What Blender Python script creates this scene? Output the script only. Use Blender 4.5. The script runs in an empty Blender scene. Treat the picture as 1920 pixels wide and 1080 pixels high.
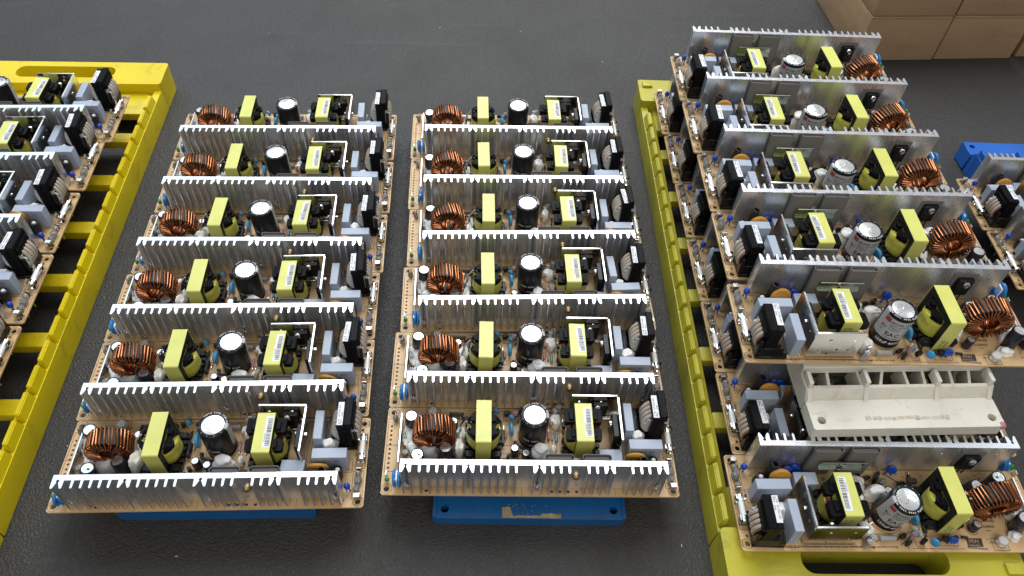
import bpy, bmesh, math, random
from mathutils import Vector, Matrix, noise
random.seed(7)
PI = math.pi
S = 0.001            # everything below is written in millimetres
ZT = 27.0            # the table mat lies 27 mm under the board plane of the middle column
scn = bpy.context.scene
C = scn.collection

# ------------------------------------------------------------------ camera, world, lamps, exposure
TILT, YAW, ROLL = 0.691791201, -0.0919719396, 0.0696914533
cam_d = bpy.data.cameras.new('camera')
cam = bpy.data.objects.new('camera', cam_d); C.objects.link(cam)
cam_d.sensor_width = 36.0
cam_d.lens = 1451.02 * 36.0 / 1920.0
cam_d.clip_start = 0.01; cam_d.clip_end = 50.0
cam.matrix_world = (Matrix.Translation(Vector((79.2118, -244.692, 537.371 + ZT)) * S)
                    @ Matrix.Rotation(YAW, 4, 'Z') @ Matrix.Rotation(TILT, 4, 'X') @ Matrix.Rotation(ROLL, 4, 'Z'))
scn.camera = cam

world = bpy.data.worlds.new('World'); scn.world = world; world.use_nodes = True
bg = world.node_tree.nodes['Background']
bg.inputs[0].default_value = (0.97, 0.98, 1.0, 1); bg.inputs[1].default_value = 0.38

def lamp(name, loc, target, sx, sy, power, color):
    l = bpy.data.lights.new(name, 'AREA'); l.shape = 'RECTANGLE'; l.size = sx; l.size_y = sy
    l.energy = power; l.color = color
    o = bpy.data.objects.new(name, l); C.objects.link(o)
    o.location = loc
    o.rotation_euler = (Vector(target) - Vector(loc)).to_track_quat('-Z', 'Y').to_euler()
    return o
lamp('ceiling_lamp', (0.20, 1.75, 1.78), (0.20, 1.74, 0.0), 1.5, 2.0, 62, (0.94, 0.975, 1.0))
lamp('ceiling_lamp', (-1.55, 1.7, 1.78), (-1.55, 1.69, 0.0), 1.7, 2.1, 22, (0.62, 0.80, 1.0))
lamp('ceiling_lamp', (2.2, 0.9, 1.78), (2.2, 0.89, 0.0), 0.7, 0.6, 4, (0.80, 0.90, 1.0))
lamp('front_fill', (0.2, -1.3, 1.7), (0.15, 0.2, 0.0), 1.8, 0.7, 17, (1.0, 0.95, 0.87))  # added fill light behind the camera, brightens fins and near faces; no real fixture

vs = scn.view_settings
vs.view_transform = 'Standard'; vs.look = 'None'; vs.gamma = 1.0; vs.exposure = 0.0
vs.use_curve_mapping = False
scn.cycles.use_denoising = True
scn.cycles.max_bounces = 8; scn.cycles.diffuse_bounces = 3; scn.cycles.glossy_bounces = 4
scn.cycles.transmission_bounces = 4; scn.cycles.caustics_reflective = False; scn.cycles.caustics_refractive = False
scn.cycles.sample_clamp_indirect = 4.0

# ------------------------------------------------------------------ materials
MATS = {}
def mat(name, col, rough=0.5, metal=0.0, var=0.0, vscale=60.0, bump=0.0, bscale=400.0, stretch=None,
        col2=None, trans=0.0, sss=0.0, spec=0.5, rvar=0.0, coat=0.0, alpha=1.0, dirt=None):
    m = bpy.data.materials.new(name); m.use_nodes = True
    nt = m.node_tree; b = nt.nodes['Principled BSDF']
    b.inputs['Base Color'].default_value = (*col, 1); b.inputs['Roughness'].default_value = rough
    b.inputs['Metallic'].default_value = metal; b.inputs['Specular IOR Level'].default_value = spec
    b.inputs['Transmission Weight'].default_value = trans; b.inputs['Coat Weight'].default_value = coat
    b.inputs['Alpha'].default_value = alpha
    if sss: b.inputs['Subsurface Weight'].default_value = sss; b.inputs['Subsurface Scale'].default_value = 0.002
    tc = nt.nodes.new('ShaderNodeTexCoord'); mp = nt.nodes.new('ShaderNodeMapping')
    nt.links.new(tc.outputs['Object'], mp.inputs['Vector'])
    if stretch: mp.inputs['Scale'].default_value = stretch
    oi = nt.nodes.new('ShaderNodeObjectInfo')
    if var or col2 or rvar:
        n = nt.nodes.new('ShaderNodeTexNoise'); n.noise_dimensions = '4D'
        n.inputs['Scale'].default_value = vscale; n.inputs['Detail'].default_value = 5
        nt.links.new(mp.outputs[0], n.inputs['Vector'])
        mul = nt.nodes.new('ShaderNodeMath'); mul.operation = 'MULTIPLY'; mul.inputs[1].default_value = 20
        nt.links.new(oi.outputs['Random'], mul.inputs[0]); nt.links.new(mul.outputs[0], n.inputs['W'])
        if var or col2:
            r = nt.nodes.new('ShaderNodeValToRGB')
            a = tuple(max(0, c * (1 - var)) for c in col); z = col2 or tuple(min(1, c * (1 + var)) for c in col)
            r.color_ramp.elements[0].position = 0.35; r.color_ramp.elements[1].position = 0.68
            r.color_ramp.elements[0].color = (*a, 1); r.color_ramp.elements[1].color = (*z, 1)
            nt.links.new(n.outputs['Fac'], r.inputs[0]); nt.links.new(r.outputs[0], b.inputs['Base Color'])
        if rvar:
            mr = nt.nodes.new('ShaderNodeMapRange')
            mr.inputs['From Min'].default_value = 0.3; mr.inputs['From Max'].default_value = 0.7
            mr.inputs['To Min'].default_value = max(0.02, rough - rvar); mr.inputs['To Max'].default_value = min(1, rough + rvar)
            nt.links.new(n.outputs['Fac'], mr.inputs['Value']); nt.links.new(mr.outputs[0], b.inputs['Roughness'])
    if dirt:      # worn-in grime: blotches plus fine scratches with a shape of their own
        dc, amt, dsc = dirt
        n3 = nt.nodes.new('ShaderNodeTexNoise'); n3.inputs['Scale'].default_value = dsc; n3.inputs['Detail'].default_value = 9
        n3.inputs['Roughness'].default_value = 0.72; n3.inputs['Distortion'].default_value = 0.6
        nt.links.new(tc.outputs['Object'], n3.inputs['Vector'])
        rp = nt.nodes.new('ShaderNodeMapRange'); rp.inputs['From Min'].default_value = 0.54; rp.inputs['From Max'].default_value = 0.74
        rp.inputs['To Max'].default_value = amt
        nt.links.new(n3.outputs['Fac'], rp.inputs['Value'])
        mx = nt.nodes.new('ShaderNodeMixRGB'); mx.inputs[2].default_value = (*dc, 1)
        nt.links.new(rp.outputs[0], mx.inputs[0])
        src = b.inputs['Base Color'].links
        if src: nt.links.new(src[0].from_socket, mx.inputs[1])
        else: mx.inputs[1].default_value = (*col, 1)
        nt.links.new(mx.outputs[0], b.inputs['Base Color'])
    if bump:
        n2 = nt.nodes.new('ShaderNodeTexNoise'); n2.inputs['Scale'].default_value = bscale; n2.inputs['Detail'].default_value = 4
        nt.links.new(mp.outputs[0], n2.inputs['Vector'])
        bp = nt.nodes.new('ShaderNodeBump'); bp.inputs['Strength'].default_value = bump; bp.inputs['Distance'].default_value = 0.0006
        nt.links.new(n2.outputs['Fac'], bp.inputs['Height']); nt.links.new(bp.outputs[0], b.inputs['Normal'])
    MATS[name] = m
    return m

mat('pcb_tan', (0.655, 0.435, 0.22), 0.42, var=0.10, vscale=45, bump=0.05, bscale=900)
mat('silk', (0.05, 0.03, 0.02), 0.6)
mat('silk_tan', (0.60, 0.42, 0.24), 0.5)
mat('hole_dark', (0.01, 0.008, 0.006), 0.8)
mat('aluminium', (0.77, 0.785, 0.81), 0.28, 0.86, var=0.03, vscale=60, bump=0.012, bscale=200, stretch=(4, 4, 0.3), rvar=0.04)
mat('steel', (0.72, 0.71, 0.68), 0.20, 1.0, rvar=0.08, vscale=60, bump=0.04, bscale=300)
mat('chrome', (0.66, 0.66, 0.65), 0.10, 1.0, bump=0.1, bscale=700)
mat('tin', (0.62, 0.61, 0.58), 0.3, 1.0, bump=0.2, bscale=700)
mat('brass', (0.62, 0.46, 0.22), 0.28, 1.0)
mat('copper', (0.35, 0.118, 0.04), 0.24, 0.92, var=0.25, vscale=160, coat=0.3)
mat('core_dark', (0.016, 0.013, 0.011), 0.5)
mat('tape_yellow', (0.62, 0.62, 0.15), 0.33, var=0.07, vscale=70, bump=0.10, bscale=220, coat=0.12)
mat('tape_wrap', (0.58, 0.56, 0.085), 0.30, var=0.16, vscale=110, bump=0.55, bscale=130, stretch=(1, 1, 2.2), coat=0.2)
mat('ferrite', (0.014, 0.014, 0.015), 0.42, spec=0.3, var=0.3, vscale=200, bump=0.15, bscale=500)
mat('bobbin_black', (0.008, 0.008, 0.009), 0.28, rvar=0.08, vscale=120, bump=0.25, bscale=300, spec=0.25)
mat('varnish_black', (0.007, 0.007, 0.008), 0.30, bump=0.6, bscale=200, spec=0.06)
mat('sleeve_black', (0.010, 0.010, 0.012), 0.33, bump=0.1, bscale=150, spec=0.28)
mat('sleeve_navy', (0.02, 0.022, 0.035), 0.25)
mat('cap_top', (0.83, 0.83, 0.82), 0.26, 0.85, bump=0.25, bscale=330, rvar=0.08, vscale=120)
mat('label_grey', (0.42, 0.425, 0.43), 0.42, var=0.05)
mat('label_white', (0.74, 0.75, 0.77), 0.45, var=0.03)
mat('label_red', (0.36, 0.055, 0.06), 0.5)
mat('ink', (0.02, 0.02, 0.024), 0.5)
mat('ink_white', (0.72, 0.73, 0.74), 0.5)
mat('ink_grey', (0.12, 0.13, 0.16), 0.5)
mat('xcap', (0.37, 0.425, 0.52), 0.42, var=0.04, bump=0.08, bscale=350)
mat('coil_beige', (0.50, 0.44, 0.37), 0.38, var=0.12, vscale=140, bump=0.2, bscale=300)
mat('coil_brown', (0.30, 0.13, 0.085), 0.4, var=0.2, vscale=160)
mat('bobbin_grey', (0.50, 0.50, 0.47), 0.4)
mat('ceramic_white', (0.80, 0.80, 0.77), 0.3)
mat('silicone', (0.90, 0.89, 0.86), 0.33, bump=0.2, bscale=110, var=0.03)
mat('clear_glue', (0.72, 0.70, 0.66), 0.18, trans=0.75, bump=0.5, bscale=180)
mat('disc_orange', (0.52, 0.25, 0.035), 0.3, var=0.12, vscale=120)
mat('disc_blue', (0.022, 0.19, 0.52), 0.28, var=0.15, vscale=120)
mat('disc_sky', (0.05, 0.27, 0.50), 0.3, var=0.12)
mat('blue_royal', (0.012, 0.07, 0.46), 0.22)
mat('led_green', (0.02, 0.34, 0.05), 0.2, trans=0.25)
mat('rubber_black', (0.014, 0.013, 0.012), 0.5)
mat('resistor_grey', (0.36, 0.36, 0.36), 0.4)
mat('resistor_pink', (0.34, 0.18, 0.18), 0.42)
mat('resistor_blue', (0.10, 0.27, 0.38), 0.4)
mat('resistor_tan', (0.42, 0.24, 0.15), 0.42)
mat('pad_grey', (0.17, 0.16, 0.15), 0.6, bump=0.1, spec=0.3)
mat('pad_oval', (0.09, 0.085, 0.082), 0.6, spec=0.3)
mat('zinc', (0.40, 0.45, 0.41), 0.2, 1.0, rvar=0.1)
mat('trimmer_white', (0.58, 0.58, 0.56), 0.35, sss=0.1)
mat('wire_grey', (0.36, 0.33, 0.33), 0.4)
mat('yellow_tray', (0.68, 0.53, 0.006), 0.36, var=0.08, vscale=14, bump=0.12, bscale=160, rvar=0.08, dirt=((0.22, 0.13, 0.02), 0.55, 38))
mat('olive_tray', (0.46, 0.415, 0.028), 0.40, var=0.12, vscale=14, bump=0.14, bscale=160, rvar=0.08, dirt=((0.13, 0.10, 0.03), 0.6, 34))
mat('blue_plastic', (0.008, 0.095, 0.27), 0.36, var=0.14, vscale=22, bump=0.10, bscale=180, dirt=((0.03, 0.05, 0.07), 0.6, 60))
mat('royal_plastic', (0.012, 0.115, 0.46), 0.36, var=0.10, vscale=22, bump=0.10, bscale=180)
mat('white_plastic', (0.70, 0.67, 0.58), 0.5, var=0.06, vscale=26, bump=0.15, bscale=160, dirt=((0.40, 0.32, 0.23), 0.55, 120))
mat('sticker_rest', (0.33, 0.27, 0.15), 0.7, var=0.35, vscale=130, bump=0.5, bscale=300)
mat('stain_brown', (0.47, 0.41, 0.32), 0.7, var=0.12, vscale=200)
mat('label_beige', (0.52, 0.45, 0.36), 0.7, var=0.22, vscale=240)
mat('stain_pink', (0.50, 0.19, 0.21), 0.6, var=0.2)
mat('cardboard', (0.345, 0.225, 0.122), 0.75, var=0.07, vscale=18, bump=0.15, bscale=90, stretch=(1, 1, 6), dirt=((0.16, 0.10, 0.055), 0.45, 22))
mat('cardboard_edge', (0.20, 0.12, 0.06), 0.85)
mat('debris', (0.55, 0.54, 0.50), 0.7)

def mat_table():
    m = bpy.data.materials.new('rubber_mat'); m.use_nodes = True
    nt = m.node_tree; b = nt.nodes['Principled BSDF']; L = nt.links.new
    tc = nt.nodes.new('ShaderNodeTexCoord')
    def nz(scale, detail, dist=0.0):
        n = nt.nodes.new('ShaderNodeTexNoise'); n.inputs['Scale'].default_value = scale
        n.inputs['Detail'].default_value = detail; n.inputs['Distortion'].default_value = dist
        L(tc.outputs['Object'], n.inputs['Vector']); return n
    big = nz(5, 4); mid = nz(190, 5, 0.8); fine = nz(900, 3)
    v = nt.nodes.new('ShaderNodeTexVoronoi'); v.feature = 'DISTANCE_TO_EDGE'; v.inputs['Scale'].default_value = 310
    wv = nt.nodes.new('ShaderNodeMixRGB'); wv.blend_type = 'ADD'; wv.inputs[0].default_value = 0.006
    L(tc.outputs['Object'], wv.inputs[1]); L(mid.outputs['Color'], wv.inputs[2]); L(wv.outputs[0], v.inputs['Vector'])
    r = nt.nodes.new('ShaderNodeValToRGB')
    r.color_ramp.elements[0].position = 0.3; r.color_ramp.elements[1].position = 0.75
    r.color_ramp.elements[0].color = (0.025, 0.0235, 0.022, 1); r.color_ramp.elements[1].color = (0.042, 0.040, 0.0375, 1)
    mix = nt.nodes.new('ShaderNodeMath'); mix.operation = 'MULTIPLY_ADD'; mix.inputs[1].default_value = 0.40; 
    L(mid.outputs['Fac'], mix.inputs[0])
    m2 = nt.nodes.new('ShaderNodeMath'); m2.operation = 'MULTIPLY'; m2.inputs[1].default_value = 0.60
    L(big.outputs['Fac'], m2.inputs[0]); L(m2.outputs[0], mix.inputs[2]); L(mix.outputs[0], r.inputs[0])
    # faint grey scuffs: thin bands of a stretched, warped noise, plus smudges
    mp = nt.nodes.new('ShaderNodeMapping'); mp.inputs['Rotation'].default_value = (0, 0, 0.5); mp.inputs['Scale'].default_value = (3, 60, 1)
    L(tc.outputs['Object'], mp.inputs['Vector'])
    sc = nt.nodes.new('ShaderNodeTexNoise'); sc.inputs['Scale'].default_value = 1.6; sc.inputs['Detail'].default_value = 6; sc.inputs['Distortion'].default_value = 1.2
    L(mp.outputs[0], sc.inputs['Vector'])
    sr = nt.nodes.new('ShaderNodeMapRange'); sr.inputs['From Min'].default_value = 0.66; sr.inputs['From Max'].default_value = 0.80; sr.inputs['To Max'].default_value = 0.35
    L(sc.outputs['Fac'], sr.inputs['Value'])
    sm = nz(14, 7, 0.5); smr = nt.nodes.new('ShaderNodeMapRange'); smr.inputs['From Min'].default_value = 0.52; smr.inputs['From Max'].default_value = 0.75; smr.inputs['To Max'].default_value = 0.4
    L(sm.outputs['Fac'], smr.inputs['Value'])
    mxa = nt.nodes.new('ShaderNodeMixRGB'); mxa.inputs[2].default_value = (0.022, 0.018, 0.015, 1); L(smr.outputs[0], mxa.inputs[0]); L(r.outputs[0], mxa.inputs[1])
    mxb = nt.nodes.new('ShaderNodeMixRGB'); mxb.inputs[2].default_value = (0.085, 0.085, 0.083, 1); L(sr.outputs[0], mxb.inputs[0]); L(mxa.outputs[0], mxb.inputs[1])
    L(mxb.outputs[0], b.inputs['Base Color'])
    rr_ = nt.nodes.new('ShaderNodeMapRange'); rr_.inputs['To Min'].default_value = 0.42; rr_.inputs['To Max'].default_value = 0.62; L(sm.outputs['Fac'], rr_.inputs['Value']); L(rr_.outputs[0], b.inputs['Roughness'])
    b.inputs['Roughness'].default_value = 0.52; b.inputs['Specular IOR Level'].default_value = 0.45
    add = nt.nodes.new('ShaderNodeMath'); add.operation = 'ADD'
    mr = nt.nodes.new('ShaderNodeMapRange'); mr.inputs['From Max'].default_value = 0.25
    L(v.outputs['Distance'], mr.inputs['Value']); L(mr.outputs[0], add.inputs[0]); L(mid.outputs['Fac'], add.inputs[1])
    bp = nt.nodes.new('ShaderNodeBump'); bp.inputs['Strength'].default_value = 0.4; bp.inputs['Distance'].default_value = 0.0009
    L(add.outputs[0], bp.inputs['Height']); L(bp.outputs[0], b.inputs['Normal'])
    MATS['rubber_mat'] = m
mat_table()

# ------------------------------------------------------------------ geometry helpers (millimetres)
def new(): return bmesh.new()
def V(*a): return Vector(a)
def box(bm, x0, x1, y0, y1, z0, z1, bev=0.0, seg=1):
    r = bmesh.ops.create_cube(bm, size=1.0, matrix=Matrix.Translation(((x0+x1)/2, (y0+y1)/2, (z0+z1)/2))
                              @ Matrix.Diagonal((x1-x0, y1-y0, z1-z0, 1)))
    if bev:
        es = list({e for v in r['verts'] for e in v.link_edges})
        bmesh.ops.bevel(bm, geom=es, offset=bev, segments=seg, affect='EDGES', profile=0.6)
    return r
def frame(ax):
    ax = ax.normalized(); t = V(0, 0, 1) if abs(ax.z) < 0.9 else V(1, 0, 0)
    u = ax.cross(t).normalized(); return u, ax.cross(u).normalized()
def lathe(bm, base, axis, prof, seg=20, cap0=True, cap1=True):
    base = V(*base); axis = V(*axis).normalized(); u, w = frame(axis); rings = []
    for r, h in prof:
        c = base + axis * h
        rings.append([bm.verts.new(c + (u*math.cos(2*PI*i/seg) + w*math.sin(2*PI*i/seg))*r) for i in range(seg)])
    for a, b in zip(rings, rings[1:]):
        for i in range(seg): bm.faces.new((a[i], a[(i+1) % seg], b[(i+1) % seg], b[i]))
    if cap0: bm.faces.new(rings[0][::-1])
    if cap1: bm.faces.new(rings[-1])
def cyl(bm, p0, p1, r, seg=14, r1=None):
    p0 = V(*p0); p1 = V(*p1); d = p1 - p0
    lathe(bm, p0, d, [(r, 0), (r if r1 is None else r1, d.length)], seg)
def tube(bm, pts, r, seg=6, closed=False):
    pts = [V(*p) for p in pts]; n = len(pts); rings = []; u = None
    for i, p in enumerate(pts):
        a = pts[(i-1) % n] if (closed or i) else p; b = pts[(i+1) % n] if (closed or i < n-1) else p
        t = (b - a).normalized()
        if u is None: u = frame(t)[0]
        else:
            u = (u - t * u.dot(t)); u = u.normalized() if u.length > 1e-6 else frame(t)[0]
        w = t.cross(u)
        rings.append([bm.verts.new(p + (u*math.cos(2*PI*k/seg) + w*math.sin(2*PI*k/seg))*r) for k in range(seg)])
    for i in range(n if closed else n-1):
        a, b = rings[i], rings[(i+1) % n]
        for k in range(seg): bm.faces.new((a[k], a[(k+1) % seg], b[(k+1) % seg], b[k]))
    if not closed: bm.faces.new(rings[0][::-1]); bm.faces.new(rings[-1])
def prism(bm, poly, z0, z1, fn=None):
    fn = fn or (lambda a, b, h: V(a, b, h))
    lo = [bm.verts.new(fn(a, b, z0)) for a, b in poly]; hi = [bm.verts.new(fn(a, b, z1)) for a, b in poly]
    n = len(poly)
    for i in range(n): bm.faces.new((lo[i], lo[(i+1) % n], hi[(i+1) % n], hi[i]))
    bm.faces.new(lo[::-1]); bm.faces.new(hi)
def ball(bm, c, r, seg=14, rings=9, wob=0.0, sd=0):
    rx, ry, rz = r if isinstance(r, tuple) else (r, r, r)
    q = bmesh.ops.create_uvsphere(bm, u_segments=seg, v_segments=rings, radius=1.0)
    for v in q['verts']:
        k = 1 + wob * noise.noise(v.co * 1.7 + V(sd, sd*1.3, 0)) if wob else 1
        v.co = V(c[0] + v.co.x*rx*k, c[1] + v.co.y*ry*k, c[2] + v.co.z*rz*k)
def disc(bm, c, n, r, th, seg=20):          # lens-shaped disc capacitor body
    n = V(*n).normalized(); b = V(*c) - n*th/2
    lathe(bm, b, n, [(r*0.55, 0), (r*0.88, th*0.12), (r, th*0.4), (r, th*0.6), (r*0.88, th*0.88), (r*0.55, th)], seg)
def quad(bm, pts): bm.faces.new([bm.verts.new(V(*p)) for p in pts])
def rrect(x0, x1, y0, y1, r, k=4):
    out = []
    for cx, cy, a0 in ((x1-r, y0+r, -90), (x1-r, y1-r, 0), (x0+r, y1-r, 90), (x0+r, y0+r, 180)):
        for i in range(k+1):
            a = math.radians(a0 + 90*i/k); out.append((cx + r*math.cos(a), cy + r*math.sin(a)))
    return out
def circ(x, y, r, k=12): return [(x + r*math.cos(2*PI*i/k), y + r*math.sin(2*PI*i/k)) for i in range(k)]
DG = None
def curve_to_bm(bm, cu, M):
    o = bpy.data.objects.new('tmp', cu); C.objects.link(o)
    dg = bpy.context.evaluated_depsgraph_get(); dg.update()
    me = bpy.data.meshes.new_from_object(o.evaluated_get(dg)); n0 = len(bm.verts)
    me.transform(M); bm.from_mesh(me)
    bm.verts.ensure_lookup_table(); vs_ = bm.verts[n0:]
    bpy.data.objects.remove(o); bpy.data.curves.remove(cu); bpy.data.meshes.remove(me)
    return vs_
def plate(bm, loops, th, M=Matrix()):      # a sheet with real holes: first loop is the outline
    cu = bpy.data.curves.new('tmp', 'CURVE'); cu.dimensions = '2D'; cu.fill_mode = 'BOTH'; cu.extrude = th/2
    for lp in loops:
        s = cu.splines.new('POLY'); s.points.add(len(lp)-1); s.use_cyclic_u = True
        for p, (x, y) in zip(s.points, lp): p.co = (x, y, 0, 1)
    return curve_to_bm(bm, cu, M)
def text(bm, s, size, M, align='LEFT', sx=1.0, bold=0.028):
    cu = bpy.data.curves.new('tmp', 'FONT'); cu.body = s; cu.size = size; cu.align_x = align; cu.resolution_u = 1
    cu.offset = size*bold
    return curve_to_bm(bm, cu, M @ Matrix.Diagonal((sx, 1, 1, 1)))
def finish(bm, name, material, origin=(0, 0, 0), sharp=0.62):
    bmesh.ops.recalc_face_normals(bm, faces=[f for f in bm.faces])
    for f in bm.faces: f.smooth = True
    for e in bm.edges:
        if len(e.link_faces) == 2 and e.calc_face_angle(0) > sharp: e.smooth = False
    o = V(*origin)
    for v in bm.verts: v.co = (v.co - o) * S
    me = bpy.data.meshes.new(name); bm.to_mesh(me); bm.free()
    me.materials.append(MATS[material])
    return me
def part(name, bm, material, parent, origin=(0, 0, 0), kind=None, label=None):
    """one mesh object under its thing or part; origin is given in the thing's own millimetres"""
    po = V(*parent.get('_o', (0, 0, 0))) if parent else V(0, 0, 0)
    ob = bpy.data.objects.new(name, finish(bm, name, material, origin)); C.objects.link(ob)
    ob.parent = parent; ob.location = (V(*origin) - po) * S; ob['_o'] = tuple(origin)
    if kind: ob['kind'] = kind
    if label: ob['label'] = label
    return ob
def thing(name, label, cat, group=None, loc=(0, 0, 0), rz=0.0):
    o = bpy.data.objects.new(name, None); C.objects.link(o); o.empty_display_size = 0.01
    o.location = V(loc[0], loc[1], loc[2] + ZT) * S; o.rotation_euler = (0, 0, rz)
    o['label'] = label; o['category'] = cat
    if group: o['group'] = group
    return o

# ------------------------------------------------------------------ the table
bm = new()
quad(bm, [(-3000, -2500, 0), (3000, -2500, 0), (3000, 3500, 0), (-3000, 3500, 0)])
tb = bpy.data.objects.new('table_mat', finish(bm, 'table_mat', 'rubber_mat')); C.objects.link(tb)
tb['kind'] = 'structure'

# ------------------------------------------------------------------ one power supply board (own coordinates: x 0..222, y 0..73.3, heatsink along y = 0)
BW, BD = 222.0, 73.3
def make_board():
    t = thing('circuit_board', 'x', 'circuit board')
    P = lambda name, bm, m, o=(0, 0, 0), parent=None, **k: part(name, bm, m, parent or t, o, **k)
    # --- printed circuit board
    holes = [circ(4.6, 68.8, 2.1, 16), circ(4.2, 4.6, 2.1, 16), circ(217.8, 4.4, 2.1, 16), circ(217.5, 68.2, 2.1, 16), circ(216.7, 62.6, 1.25)]
    holes += [circ(3.9, 21.5 + 3.9*i, 1.0, 10) for i in range(10)]
    holes += [circ(x, 3.6, 1.3, 10) for x in (33.5, 126.5, 132.5, 138.7, 145)]
    holes += [circ(135.5, 63.5, 1.0, 10), circ(128.3, 70.6, 0.9, 10)]
    bm = new(); plate(bm, [rrect(0, BW, 0, BD, 2.2)] + holes, 1.6, Matrix.Translation((0, 0, -0.8)))
    pcb = P('printed_board', bm, 'pcb_tan')
    # --- silkscreen print
    bm = new(); h = 0.05
    def line(x0, y0, x1, y1, w=0.36):
        d = V(x1-x0, y1-y0, 0); n = V(-d.y, d.x, 0).normalized()*w/2; a = V(x0, y0, h); b = V(x1, y1, h)
        quad(bm, [a-n, b-n, b+n, a+n])
    def rect(x0, y0, x1, y1, w=0.34):
        line(x0, y0, x1, y0, w); line(x1, y0, x1, y1, w); line(x1, y1, x0, y1, w); line(x0, y1, x0, y0, w)
    def ring(x, y, r, w=0.34, k=24):
        for i in range(k):
            a, b = 2*PI*i/k, 2*PI*(i+1)/k
            quad(bm, [(x+(r-w/2)*math.cos(a), y+(r-w/2)*math.sin(a), h), (x+(r+w/2)*math.cos(a), y+(r+w/2)*math.sin(a), h),
                      (x+(r+w/2)*math.cos(b), y+(r+w/2)*math.sin(b), h), (x+(r-w/2)*math.cos(b), y+(r-w/2)*math.sin(b), h)])
    for x, y in ((4.6, 68.8), (4.2, 4.6), (217.8, 4.4), (217.5, 68.2)): ring(x, y, 4.1 if x < 100 else 3.8); ring(x, y, 2.7, 0.3)
    rect(1.2, 18.5, 9.8, 63.5); line(1.2, 40.3, 12, 40.3)
    line(16, 11.3, 208, 11.3); rect(212.6, 6.5, 220.5, 28.5); rect(213.8, 30.5, 221, 58)
    rect(141, 29, 179.5, 70.2); rect(181.5, 42, 190.5, 71); rect(183, 27.5, 211.5, 38); rect(160.5, 20, 180.5, 32)
    ring(113, 48.5, 11.8); ring(20, 55.5, 6); ring(48, 29, 6); ring(26, 24.5, 6); ring(52, 57, 4); ring(99, 34, 4)
    line(89.5, 34, 106, 34); line(89.5, 41, 106, 41); line(134.5, 32, 134.5, 72); line(121.5, 61, 134, 61); rect(30, 63.3, 41, 72.3)
    line(62, 71.2, 100, 71.2); line(103, 62, 103, 72); rect(91, 62.5, 96.5, 70); rect(66, 62, 79, 69)
    for x in (24, 36.4, 48.6, 61, 73.9, 86, 98.4, 104, 124, 136, 150, 162, 174, 187): line(x, 0.6, x, 10, 0.22)
    for i in range(26):       # little pads and reference marks
        x = random.uniform(14, 208); y = random.choice([random.uniform(12, 24), random.uniform(60, 72)])
        line(x, y, x + random.uniform(0.8, 2.0), y, random.choice([0.4, 0.9]))
    flip = lambda x, y: Matrix.Translation((x, y, h)) @ Matrix.Rotation(PI, 4, 'Z')
    text(bm, 'WARNING: FOR CONTINUED PROTECTION AGAINST FIRE REPLACE ONLY WITH SAME TYPE AND RATING OF FUSE', 2.05, flip(212, 70.9), sx=0.95)
    text(bm, 'LPP-150N-R5', 2.9, flip(48.5, 51.3)); text(bm, '2016/08/04', 2.7, flip(46.8, 55.6)); text(bm, 'TW001', 1.3, flip(42, 58.2))
    text(bm, 'FG', 2, flip(208, 6.2)); text(bm, 'HS1', 2, flip(204.6, 6.2)); text(bm, '250VAC', 1.7, Matrix.Translation((220.6, 71, h)) @ Matrix.Rotation(-PI/2, 4, 'Z'))
    for s, x, y in (('R3', 88, 63), ('D7', 100, 60), ('C12', 70, 70), ('R8', 126, 54), ('Q2', 95, 15), ('D5', 90, 17), ('F1', 211.8, 60), ('C1', 208, 41), ('R15', 212, 30), ('CN2', 13, 66), ('SVR1', 42.6, 67), ('L3', 24, 62), ('TF1', 62, 24), ('L1', 200.5, 13), ('R21', 206, 17)):
        text(bm, s, 1.7, flip(x, y))
    poly = [(48.2, 69.6), (59.6, 69.6), (58.9, 63.4), (47.5, 63.4)]
    quad(bm, [(x, y, h) for x, y in poly])
    silk = P('silkscreen', bm, 'silk', parent=pcb)
    bm = new()
    text(bm, 'MW', 4.6, Matrix.Translation((58.4, 63.9, h+0.06)) @ Matrix.Rotation(PI, 4, 'Z'), bold=-0.012)
    # emblem letters sit in the upper half of the parallelogram as read from the far edge
    ys = [v.co.y for v in bm.verts]; xs = [v.co.x for v in bm.verts]
    y0, y1, x0, x1 = min(ys), max(ys), min(xs), max(xs)
    for v in bm.verts:
        v.co.y = 64.2 + (v.co.y - y0)/(y1-y0)*2.9; v.co.x = 50.2 + (v.co.x - x0)/(x1-x0)*7.0
    n0 = len(bm.verts)
    vs2 = text(bm, 'MEAN WELL', 1.35, Matrix.Translation((58.5, 69.0, h+0.06)) @ Matrix.Rotation(PI, 4, 'Z'), sx=1.15, bold=0.0)
    P('logo_lettering', bm, 'silk_tan', parent=pcb)
    # --- leads under the board
    bm = new()
    for x, y, l in ((214.5, 8, 11), (219, 12, 9), (214, 20, 12), (219.4, 24, 10), (215, 34, 8), (219, 52, 9), (213, 47, 11), (208, 8, 8), (4, 30, 4), (4, 48, 4)):
        cyl(bm, (x, y, -1.5), (x + random.uniform(-0.6, 0.6), y + random.uniform(-0.8, 0.8), -1.6-l*0.75), 0.35, 6)
    for i in range(60):
        x, y = random.uniform(12, 208), random.uniform(6, 68); cyl(bm, (x, y, -1.5), (x, y, -3.2), 0.4, 5)
    P('solder_leads', bm, 'tin', kind='stuff')
    # --- heatsink: one extruded fin profile
    yb, yf, yt = 10.5, 6.4, 0.5
    prof = [(16.4, yb)]
    def fin(x): prof.extend([(x-0.95, yf), (x-0.8, 1.3), (x-0.42, yt), (x+0.42, yt), (x+0.8, 1.3), (x+0.95, yf)])
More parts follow.
